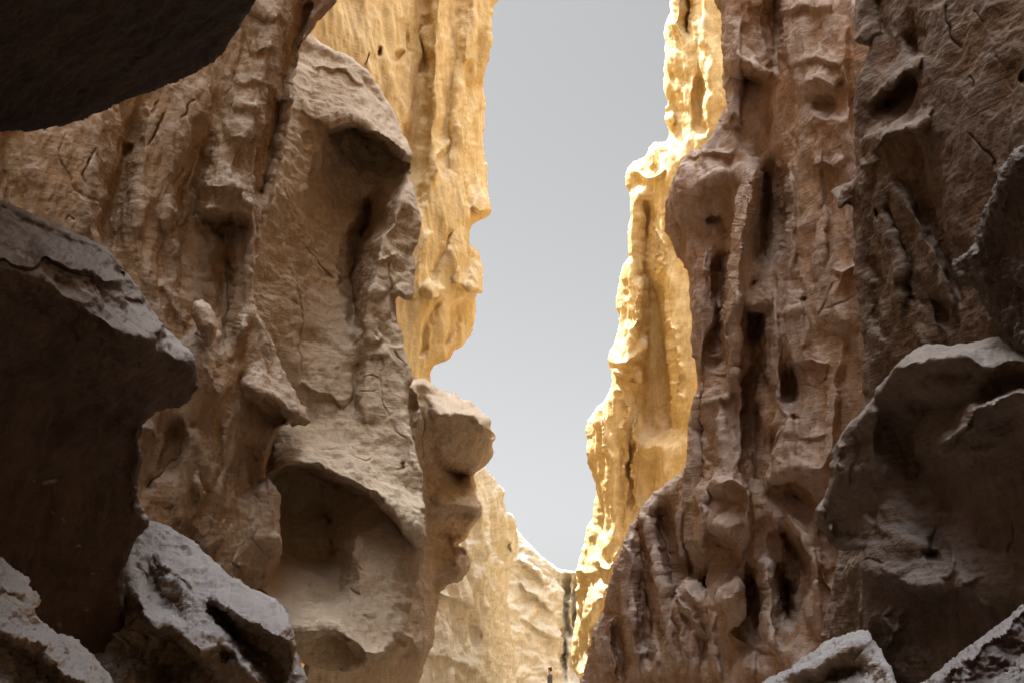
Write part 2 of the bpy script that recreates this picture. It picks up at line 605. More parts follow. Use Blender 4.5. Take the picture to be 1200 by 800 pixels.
# ---- far end of the canyon
rock['far'] = build_rock('canyon_end_wall',
    [(540, 560), (575, 590), (605, 621), (615, 631), (622, 637), (628, 645), (636, 652), (644, 657), (652, 664), (660, 668), (672, 668), (682, 668), (700, 660), (730, 660), (740, 880), (540, 880)],
    [(560, 700, 60), (720, 700, 66), (640, 880, 60)], [],
    [('r', [(664, 668), (663, 700), (660, 730), (664, 800)], 4, -16), ('r', [(676, 670), (678, 740), (674, 800)], 7, -14),
     ('lip', [(610, 680), (630, 700), (645, 715)], 8, 2, 5), ('lip', [(606, 655), (625, 668), (640, 685)], 8, 2, 5), ('lip', [(612, 720), (630, 735), (652, 748)], 8, 2, 4),
     ('crack', [(622, 658), (634, 672), (640, 690)], 1.5, 3), ('e', 672, 735, 10, 30, 0, -8, 1)],
    M_pale, step=1.2, rnd=5, noise=[('n', 40, 6, (1, 1, 1)), ('bed', 9, 1.6, (1, 1, 1)), ('r', 18, 1.4, (1, 1, .7))], thick=0.2, seed=1)

rock['pale'] = build_rock('canyon_bend',
    [(460, 880), (470, 640), (520, 560), (552, 550), (566, 545), (575, 555), (585, 571), (592, 575), (589, 584), (592, 598), (600, 602), (606, 613), (608, 628), (605, 642), (602, 655), (598, 664), (596, 680), (594, 700), (597, 715), (599, 735), (604, 752), (606, 775), (604, 800), (600, 880)],
    [(500, 700, 27), (600, 700, 36), (550, 880, 30)],
    [[(560, 555, 0), (592, 610, 8), (585, 665, 6), (574, 710, 10), (570, 800, 10)], [(603, 620, -14), (598, 700, -22), (604, 790, -25)], [(500, 640, 0), (500, 800, 0)],
     [(545, 660, 10), (535, 700, 6), (560, 720, 4), (530, 790, 8)]],
    [('e', 586, 645, 7, 13, 10, -16, 1), ('e', 551, 742, 13, 32, -8, -9, 1.2), ('r', [(560, 590), (575, 625), (570, 655), (560, 690)], 7, 6),
     ('lip', [(505, 690), (530, 700), (555, 712)], 10, 3, 7), ('lip', [(500, 765), (530, 772), (560, 785)], 12, 4, 8), ('crack', [(577, 700), (573, 730), (577, 760), (572, 790)], 3, 9),
     ('crack', [(592, 660), (588, 690), (590, 720)], 2, 5), ('e', 540, 640, 22, 14, 20, 7, 1)],
    M_pale, step=1.2, rnd=8, noise=[('n', 45, 7, (1, 1, 1.5)), ('r', 30, 2.5, (1, 1, 1.5))], thick=0.2, seed=2)

# ---- sunlit wall on the right, far
rock['sunlit'] = build_rock('sunlit_cliff',
    [(830, -260), (800, -120), (788, -40), (786, 0), (785, 16), (781, 26), (779, 42), (780, 60), (778, 88), (776, 104), (781, 114), (784, 122), (778, 128), (781, 134), (778, 141), (784, 150), (785, 164), (777, 168), (768, 165), (761, 170), (757, 182), (748, 190), (740, 194), (734, 205), (733, 218), (740, 228), (738, 240), (740, 252), (737, 262), (735, 276), (738, 290), (740, 302), (731, 310), (727, 320), (723, 345), (722, 360), (727, 372), (723, 392), (711, 418), (716, 435), (718, 450), (710, 468), (699, 480), (689, 496), (688, 509), (692, 516), (688, 525), (693, 545), (698, 560), (700, 575), (697, 590), (693, 610), (686, 625), (682, 640), (677, 655), (674, 668), (674, 690), (675, 720), (672, 740), (669, 760), (672, 780), (680, 800), (680, 880), (900, 880), (960, -260)],
    [(690, 700, 30), (780, 100, 28), (850, 300, 26.8)],
    [[(786, 0, -10), (779, 90, -12), (740, 200, -8), (735, 300, -10), (712, 420, -10), (690, 500, -12), (690, 640, -14), (675, 780, -14)],
     [(792, -40, 14), (794, 30, 14), (803, 62, 12)], [(812, 70, 18), (810, 100, 18), (809, 160, 16), (795, 185, 18), (782, 225, 14), (780, 300, 12), (778, 320, 14)],
     [(818, -40, 34), (824, 0, 34), (829, 50, 36), (838, 75, 38), (834, 120, 40), (830, 160, 36)],
     [(805, -30, -10), (808, 40, -12)], [(790, 80, -6), (795, 130, -8), (798, 160, -4)], [(820, 90, 4), (820, 150, 4)],
     [(746, 225, 14), (742, 260, 10), (741, 330, 14), (745, 380, 12), (736, 410, 12), (728, 440, 10), (722, 520, 12), (716, 600, 12), (712, 640, 14)],
     [(760, 240, -8), (757, 300, -12), (762, 380, -12), (760, 440, -16), (762, 500, -18)], [(785, 290, 10), (782, 330, 18), (792, 400, 22), (802, 440, 22), (800, 480, 20)],
     [(772, 340, -12), (776, 400, -16), (782, 440, -20), (785, 500, -16)],
     [(750, 527, 2), (764, 523, 14), (775, 522, 12), (786, 535, 14), (790, 550, 14)], [(800, 510, 14), (790, 530, 18), (785, 555, 20)],
     [(766, 540, -4), (765, 575, -2)], [(705, 520, 0), (706, 600, 2), (700, 680, 6), (695, 730, 10)], [(735, 520, -4), (735, 590, 0)]],
    [('lip', [(712, 418), (730, 425), (752, 410), (760, 395)], 14, 3, 10), ('lip', [(720, 433), (740, 440), (755, 442)], 8, 2, 8), ('lip', [(738, 198), (752, 206), (770, 205), (780, 198)], 14, 4, 8),
     ('vee', [(748, 330), (744, 360), (748, 395)], 2, 8.568), ('vee', [(728, 450), (735, 490), (728, 540), (734, 580), (728, 620)], 2, 11.016), ('vee', [(742, 480), (745, 530), (741, 570), (746, 600)], 2, 9.792),
     ('vee', [(712, 480), (715, 530), (711, 580)], 2, 7.344), ('vee', [(700, 650), (712, 665), (722, 650), (730, 640)], 2, 8.568), ('vee', [(715, 655), (709, 690), (703, 715)], 2.5, 9.792),
     ('vee', [(765, 270), (772, 295), (770, 320)], 1.5, 7.344), ('vee', [(768, 260), (778, 290), (774, 325)], 1.5, 7.344), ('e', 762, 183, 9, 14, 0, 10, 1), ('e', 788, 142, 5, 8, 0, 8, 1),
     ('vee', [(783, 360), (788, 400), (797, 420), (795, 450), (803, 470)], 2, 9.792), ('vee', [(676, 672), (674, 700), (678, 720)], 2, 7.344), ('lip', [(672, 665), (690, 670), (706, 665)], 8, 3, 6),
     ('crack', [(735, 520), (750, 480), (770, 474), (790, 478)], 1.2, 2), ('e', 700, 700, 12, 24, 10, 8, 1), ('vee', [(706, 740), (694, 760), (688, 790)], 3, 12.24)],
    M_yellow, step=1.25, smooth=2.0, rnd=6, noise=[('n', 60, 7, (1, 1, 2.6)), ('r', 40, 3.0, (1, 1, 4)), ('n', 10, .8, (1, 1, 2.2))], thick=0.15, seed=3, rough=1.2)

# ---- yellow wall, upper left of the gap
rock['yellow'] = build_rock('yellow_cliff',
    [(40, -520), (690, -520), (640, -300), (604, -100), (592, -20), (586, 1), (579, 4), (576, 25), (577, 54), (572, 58), (573, 70), (568, 86), (567, 100), (571, 120), (568, 135), (566, 160), (567, 180), (571, 200), (572, 230), (576, 245), (574, 252), (568, 257), (560, 258), (553, 264), (550, 276), (552, 287), (559, 293), (564, 310), (567, 330), (566, 345), (558, 345), (556, 375), (552, 390), (545, 403), (530, 412), (527, 420), (522, 426), (508, 425), (502, 435), (502, 445), (506, 460), (520, 480), (520, 560), (420, 560), (300, 300), (100, 0)],
    [(400, 100, 14), (575, 100, 17), (500, 450, 15)],
    [[(430, -40, 0), (450, 80, 4), (470, 150, 0)], [(520, -60, 14), (512, 60, 16), (508, 150, 12), (500, 250, 12), (488, 330, 10), (482, 400, 8)],
     [(494, -60, -8), (496, 40, -12), (492, 150, -14), (486, 230, -10)], [(562, -40, 8), (550, 40, 10), (542, 100, 8), (536, 140, 12), (534, 200, 8), (545, 255, 8)],
     [(540, -40, -6), (532, 50, -10), (524, 130, -8), (522, 200, -2)], [(568, 100, -20), (568, 220, -20)],
     [(553, 262, 4), (535, 300, 12), (518, 340, 12), (500, 400, 12)], [(552, 300, 0), (540, 345, 2), (528, 400, 2)], [(562, 315, 10), (563, 340, 14), (550, 338, 8)], [(552, 352, -10), (545, 392, -8)]],
    [('r', [(548, 70), (545, 110), (540, 150)], 6, -8), ('lip', [(552, 238), (562, 250), (573, 246)], 14, 3, 9), ('lip', [(528, 328), (545, 335), (566, 344)], 16, 3, 10), ('lip', [(493, 338), (503, 345), (512, 348), (520, 336)], 16, 3, 10),
     ('r', [(470, 20), (474, 70), (465, 130), (480, 190)], 6, -6), ('e', 443, 62, 4, 8, 10, -9, 1), ('e', 425, 72, 3, 10, 10, -9, 1), ('e', 466, 65, 4, 10, 5, -8, 1), ('crack', [(492, 30), (494, 60), (490, 90)], 3, 8),
     ('vee', [(520, 165), (510, 190), (505, 210)], 3, 6), ('vee', [(505, 270), (490, 300), (482, 350)], 4, 8), ('r', [(515, 350), (500, 380), (492, 420)], 5, -7), ('r', [(542, 350), (530, 385), (515, 410)], 5, -6),
     ('r', [(530, 270), (515, 300), (510, 330)], 4, -6), ('e', 552, 190, 9, 50, 3, -5, 1)],
    M_yellow, step=1.4, rnd=8, noise=[('n', 60, 7, (1, 1, 3)), ('r', 34, 3.6, (1, 1, 5.0)), ('r', 12, .8, (1, 1, 5))], thick=0.2, seed=4)

# ---- hanging knobs left of the gap
rock['knob'] = build_rock('knobbed_outcrop',
    [(440, 430), (470, 450), (484, 445), (497, 444), (505, 450), (515, 455), (527, 462), (531, 457), (536, 464), (541, 469), (552, 470), (562, 481), (574, 490), (576, 496), (574, 501), (580, 508), (580, 517), (576, 521), (579, 530), (571, 543), (560, 550), (554, 556), (558, 580), (564, 592), (566, 604), (559, 612), (551, 622), (545, 632), (535, 640), (546, 640), (551, 652), (552, 662), (547, 672), (539, 682), (528, 681), (518, 690), (512, 704), (510, 725), (508, 745), (503, 765), (496, 785), (490, 800), (485, 880), (360, 880), (350, 780), (400, 700), (440, 600)],
    [(470, 600, 12), (570, 600, 14), (500, 800, 13)],
    [[(478, 460, 0), (490, 560, 6), (494, 640, 4), (500, 700, 8), (496, 780, 8)], [(500, 452, 6), (530, 466, 4), (560, 486, 4)],
     [(512, 482, 16), (530, 486, 30), (550, 488, 32), (562, 500, 28), (576, 512, 20)], [(505, 520, 6), (515, 540, 4), (530, 535, 14), (555, 535, 16), (570, 530, 12)],
     [(508, 552, -26), (522, 548, -36), (545, 555, -34)], [(512, 565, -30), (540, 568, -26)], [(506, 590, 0), (530, 590, 8), (552, 594, 10), (562, 600, 8)], [(502, 602, -14), (530, 600, -16), (550, 604, -12)], [(505, 625, -34), (525, 634, -38), (545, 622, -30)],
     [(508, 650, -24), (520, 646, -20)], [(537, 655, 8), (540, 668, 6)], [(515, 680, -14), (506, 700, -8)], [(450, 750, 12), (470, 760, 20), (490, 745, 10)], [(420, 770, 8), (400, 800, 10)]],
    [('lip', [(508, 488), (525, 482), (545, 484), (562, 497), (579, 505)], 18, 4, 14), ('lip', [(503, 592), (530, 590), (550, 596), (566, 600)], 22, 5, 12), ('lip', [(530, 645), (540, 642), (550, 655)], 10, 4, 8),
     ('e', 575, 510, 6, 5, 0, -7, 1), ('crack', [(488, 470), (497, 490), (490, 520), (500, 550), (494, 600)], 2, 5), ('r', [(486, 480), (482, 540), (486, 600)], 5, 6), ('lip', [(440, 748), (465, 735), (485, 750), (494, 770)], 14, 4, 9),
     ('vee', [(480, 452), (492, 470), (486, 500)], 3, 6), ('crack', [(520, 477), (535, 482), (548, 480)], 1.5, 5)],
    M_tan, step=1.2, rnd=7, gain=3.2, noise=[('n', 40, 4, (1, 1, 1)), ('r', 22, 1.6, (1, 1, 1.3)), ('facet', 14, 1.2, (1, 1, 1))], thick=0.2, seed=5)

# ---- big outcrop with the two alcoves
rock['alcove'] = build_rock('alcove_outcrop',
    [(240, 20), (345, 30), (366, 44), (385, 54), (410, 63), (428, 80), (442, 97), (455, 116), (468, 146), (482, 176), (481, 190), (480, 210), (488, 235), (492, 262), (491, 284), (485, 291), (486, 320), (484, 352), (475, 352), (466, 346), (462, 356), (470, 385), (473, 410), (483, 440), (478, 456), (477, 475), (480, 500), (486, 530), (494, 560), (497, 600), (497, 635), (492, 665), (486, 690), (480, 715), (475, 742), (468, 745), (461, 756), (452, 768), (440, 775), (425, 783), (400, 787), (372, 781), (350, 776), (342, 800), (335, 880), (250, 880), (250, 700)],
    [(340, 400, 8.1), (490, 400, 8.4), (400, 40, 9.3), (400, 760, 7.5)],
    [[(350, 60, -30), (380, 62, -34), (420, 84, -34), (450, 120, -34), (474, 165, -20)],
     [(335, 90, 30), (322, 160, 46), (312, 220, 50), (295, 300, 46), (300, 400, 36)], [(355, 110, 20), (350, 160, 26), (346, 210, 28), (336, 270, 26), (338, 340, 20), (345, 430, 14)],
     [(385, 150, 30), (412, 141, 44), (440, 156, 44), (468, 176, 36), (480, 184, 20)],
     [(386, 160, -30), (410, 147, -62), (438, 163, -76), (466, 183, -62), (478, 192, -40)], [(400, 175, -60), (440, 190, -80), (470, 205, -62)], [(384, 162, 14), (370, 186, 14), (360, 215, 16), (354, 245, 14)],
     [(392, 190, -44), (378, 230, -30), (375, 270, -18)],
     [(420, 250, -60), (404, 270, -50), (395, 310, -34), (402, 360, -20), (412, 400, -8)],
     [(432, 240, -130), (422, 280, -122), (412, 330, -90), (416, 380, -36)], [(355, 300, -6), (380, 350, -14), (390, 400, -6), (360, 400, 0)],
     [(474, 225, 8), (466, 250, 24), (452, 275, 26), (442, 300, 30), (436, 340, 30), (430, 380, 26), (430, 408, 14)], [(482, 240, 0), (482, 300, -8), (470, 340, -4), (455, 380, 4)],
     [(462, 400, 6), (470, 440, 6)], [(440, 408, 12), (428, 425, 16), (428, 470, 18), (430, 500, 18)], [(421, 425, -8), (418, 460, -12), (416, 480, -4)], [(395, 425, 8), (390, 450, 6)],
     [(345, 470, -6), (390, 490, 4), (440, 500, 14), (470, 530, 12), (486, 580, 10)],
     [(318, 558, 12), (324, 549, 30), (346, 541, 46), (370, 543, 50), (400, 560, 52), (425, 574, 50), (442, 578, 48), (466, 601, 46), (488, 628, 36), (495, 634, 20)],
     [(320, 566, -50), (328, 556, -64), (346, 548, -76), (370, 550, -84), (398, 567, -80), (424, 582, -40), (442, 587, -22), (464, 610, -16), (486, 638, -12)],
     [(340, 600, -90), (370, 590, -100), (390, 610, -96)], [(335, 640, -60), (365, 650, -64), (390, 650, -66)],
     [(400, 615, -40), (396, 650, -36), (398, 690, -18)], [(420, 620, 4), (418, 660, 8), (425, 700, 8)], [(460, 640, 6), (462, 690, 8), (460, 720, 6)], [(488, 660, -6), (478, 720, -8)],
     [(330, 662, -26), (360, 680, -24), (390, 700, -14)], [(310, 680, 12), (330, 700, 16), (370, 710, 20), (410, 720, 22), (440, 745, 26)],
     [(303, 688, 22), (318, 703, 34), (334, 733, 42), (348, 742, 48), (375, 735, 50), (404, 741, 50), (424, 764, 46), (446, 770, 36), (458, 760, 20)],
     [(346, 748, -10), (375, 741, -26), (404, 748, -24), (422, 770, -8)], [(350, 774, -44), (400, 784, -44)], [(296, 700, -20), (320, 735, -16), (338, 770, -20)]],
    [('crack', [(370, 214), (385, 224), (400, 236), (418, 260)], 1.4, 7), ('crack', [(350, 280), (358, 292), (372, 306), (392, 330)], 1.3, 6), ('crack', [(368, 305), (382, 318), (387, 326)], 1.2, 5), ('crack', [(350, 312), (347, 345), (354, 366), (351, 420), (352, 446)], 1.3, 6),
     ('crack', [(340, 352), (356, 364)], 1.2, 5), ('lip', [(352, 448), (364, 456), (374, 462), (392, 458), (399, 476)], 20, 2, 9), ('crack', [(445, 405), (444, 440), (450, 470), (458, 488)], 1.3, 6), ('crack', [(460, 408), (474, 430), (478, 450)], 1.5, 5),
     ('crack', [(458, 490), (472, 520), (482, 560)], 1.8, 5), ('lip', [(360, 68), (378, 76), (400, 80), (425, 100)], 16, 4, 9), ('lip', [(352, 132), (370, 142), (385, 150)], 8, 3, 5),
     ('e', 360, 165, 8, 8, 20, -6, 1), ('lip', [(428, 418), (440, 412), (455, 418)], 8, 3, 6), ('crack', [(425, 440), (445, 444)], 1, 3), ('crack', [(424, 462), (444, 458)], 1, 3),
     ('lip', [(435, 305), (450, 300), (465, 295)], 10, 4, 8), ('lip', [(428, 345), (445, 338), (455, 345)], 10, 4, 8), ('lip', [(425, 395), (440, 398), (450, 390)], 8, 3, 7), ('crack', [(458, 290), (452, 320), (458, 345)], 2.5, 8), ('e', 470, 345, 9, 14, 0, 10, 1),
     ('crack', [(410, 657), (422, 664)], 1.5, 5), ('crack', [(412, 688), (422, 696)], 1.6, 6), ('crack', [(471, 640), (469, 665), (472, 680)], 1.4, 4), ('crack', [(352, 667), (372, 669), (380, 660)], 1.4, 6), ('crack', [(340, 620), (354, 626)], 1.4, 5),
     ('crack', [(325, 673), (340, 690), (360, 702)], 1.8, 4), ('crack', [(362, 700), (385, 708), (400, 712)], 1.6, 4), ('crack', [(425, 718), (440, 726)], 2, 4), ('e', 466, 747, 6, 6, 0, -14, 1), ('crack', [(375, 522), (390, 526), (402, 524)], 1.6, 4), ('crack', [(412, 532), (432, 537), (440, 534)], 1.4, 4),
     ('e', 470, 548, 5, 9, 0, -10, 1)],
    M_tan, step=1.2, smooth=1.2, rnd=9, gain=1.5, noise=[('n', 70, 7, (1, 1, 1)), ('n', 24, 1.8, (1, 1, 1)), ('bed', 10, .7, (1, 1, 1)), ('facet', 20, 1.6, (1, 1, 1)), ('n', 6, .35, (1, 1, 1))], thick=0.3, seed=6)

# ---- fluted curtain on the left
rock['curtain'] = build_rock('fluted_curtain',
    [(-140, -260), (470, -260), (430, -100), (404, -20), (394, 2), (374, 22), (362, 40), (351, 57), (350, 76), (342, 98), (343, 112), (344, 118), (340, 128), (336, 150), (331, 180), (322, 208), (318, 235), (312, 260), (304, 290), (298, 320), (296, 350), (302, 372), (316, 386), (325, 410), (331, 432), (342, 455), (354, 476), (362, 490), (360, 496), (352, 496), (344, 494), (331, 500), (321, 520), (312, 543), (311, 560), (320, 568), (328, 582), (327, 600), (325, 615), (330, 636), (331, 654), (322, 670), (311, 685), (298, 694), (285, 690), (262, 740), (240, 800), (200, 880), (-140, 880)],
    [(300, 100, 6.4), (0, 300, 5.0), (300, 650, 6.2)],
    [[(345, -60, 30), (334, 0, 30), (318, 45, 32), (305, 100, 34), (292, 150, 36), (272, 200, 32)], [(300, -20, 0), (285, 60, 0), (262, 130, 2)],
     [(362, 10, -10), (345, 60, -12), (330, 110, -14), (322, 160, -16), (305, 230, -20)],
     [(382, -20, 14), (358, 40, 14), (345, 90, 14), (338, 118, 22), (330, 170, 8), (314, 245, 6), (300, 300, 4)],
     [(296, 255, 22), (294, 310, 20), (288, 350, 18), (284, 372, 24), (278, 400, 22), (272, 425, 10)],
     [(246, 215, 40), (268, 216, 46), (288, 222, 40), (286, 246, 30), (270, 251, 28), (242, 244, 30)], [(240, 258, -16), (265, 262, -22), (290, 268, -8)],
     [(235, 110, 24), (215, 165, 22), (205, 210, 12), (195, 260, 8)], [(250, 110, 4), (240, 180, -6), (232, 230, -14), (225, 270, -14), (215, 330, -10)],
     [(165, 115, 4), (150, 190, -14), (137, 225, -22), (124, 262, -22), (122, 290, -20)], [(175, 130, 14), (165, 200, 12), (150, 260, 8), (150, 320, 4)],
     [(120, 130, 26), (110, 200, 30), (100, 260, 26), (110, 290, 16)], [(60, 150, 18), (40, 200, 16), (60, 260, 14)], [(8, 160, -10), (10, 250, -16)],
     [(260, 300, -18), (255, 340, -16), (262, 400, -10)], [(190, 330, 8), (215, 400, 10)], [(232, 400, 24), (245, 430, 34), (258, 460, 34)], [(225, 350, -2), (220, 390, 0)],
     [(215, 470, 14), (222, 520, 16), (235, 580, 14), (245, 640, 8)], [(205, 500, -6), (190, 545, -12), (175, 570, -10)], [(285, 440, 10), (275, 500, 8), (262, 560, 8), (250, 600, 10)],
     [(298, 385, 18), (312, 420, 26), (330, 450, 34)], [(286, 446, 36), (303, 462, 50), (326, 471, 54), (345, 485, 52), (359, 493, 44)],
     [(292, 464, -8), (312, 478, -16), (332, 490, -20)], [(290, 520, -30), (300, 545, -34), (296, 575, -22)], [(265, 600, 0), (275, 640, 8), (285, 670, 4)],
     [(310, 572, 22), (322, 600, 24), (316, 622, 14), (322, 645, 20)], [(300, 660, 0), (308, 676, -6)], [(170, 470, 8), (185, 520, 4), (180, 600, -4), (230, 640, -6)]],
    [('e', 310, 12, 20, 12, 10, 12, 1), ('lip', [(292, 60), (310, 52), (330, 60)], 22, 5, 9), ('lip', [(280, 100), (300, 92), (318, 98)], 20, 5, 7), ('lip', [(262, 160), (280, 156), (296, 170)], 16, 4, 13),
     ('lip', [(322, 118), (336, 112), (345, 114)], 14, 4, 12), ('lip', [(275, 130), (292, 124), (306, 128)], 14, 5, 8), ('crack', [(228, 118), (222, 130), (212, 143)], 2.4, 11), ('crack', [(195, 132), (180, 150), (174, 170)], 1.8, 8), ('crack', [(188, 118), (178, 132)], 1.6, 6),
     ('crack', [(232, 170), (220, 200), (213, 240), (210, 270)], 2.6, 12), ('crack', [(215, 195), (205, 212)], 2.5, 10), ('crack', [(112, 172), (104, 190), (98, 206), (102, 222)], 1.6, 8), ('e', 150, 178, 4, 10, 10, -10, 1), ('crack', [(75, 158), (70, 190), (90, 225), (120, 245)], 1.6, 4), ('crack', [(88, 262), (78, 256)], 2, 8),
     ('r', [(200, 230), (195, 290), (205, 350), (222, 390)], 8, 9), ('r', [(170, 220), (165, 280), (178, 340)], 9, 7), ('vee', [(232, 250), (245, 280), (240, 330)], 4, 8), ('e', 256, 275, 7, 14, 0, -16, 1), ('r', [(262, 250), (268, 300), (270, 350), (268, 400)], 5, -8),
     ('e', 293, 236, 10, 10, 0, 12, 1), ('e', 284, 385, 9, 16, 10, 14, 1), ('crack', [(308, 252), (320, 262)], 2.4, 8), ('crack', [(308, 340), (312, 360)], 2.5, 9), ('crack', [(212, 510), (203, 538), (190, 556), (172, 568)], 2.4, 9), ('crack', [(188, 596), (200, 592), (208, 588)], 2, 6),
     ('lip', [(150, 495), (172, 500), (190, 512)], 12, 3, 7), ('r', [(226, 500), (240, 540), (250, 590)], 6, 7), ('e', 232, 575, 6, 20, -10, 8, 1), ('r', [(246, 470), (256, 520), (250, 570)], 5, -6), ('lip', [(312, 570), (322, 568), (330, 578)], 14, 4, 8), ('lip', [(300, 632), (318, 626), (330, 636)], 18, 8, 7), ('lip', [(275, 655), (300, 668), (315, 660)], 20, 7, 6),
     ('e', 277, 661, 5, 4, 20, -4, 1)],
    M_brown, step=1.3, smooth=2.2, rnd=9, gain=1.7, noise=[('n', 60, 7, (1, 1, 2.2)), ('r', 32, 3.8, (1, 1, 3.4)), ('r', 14, 1.3, (1, 1, 3)), ('pit', 26, 1.2, (1, 1, 2.5)), ('r', 7, .6, (1, 1, 2.2))], thick=0.25, seed=7)

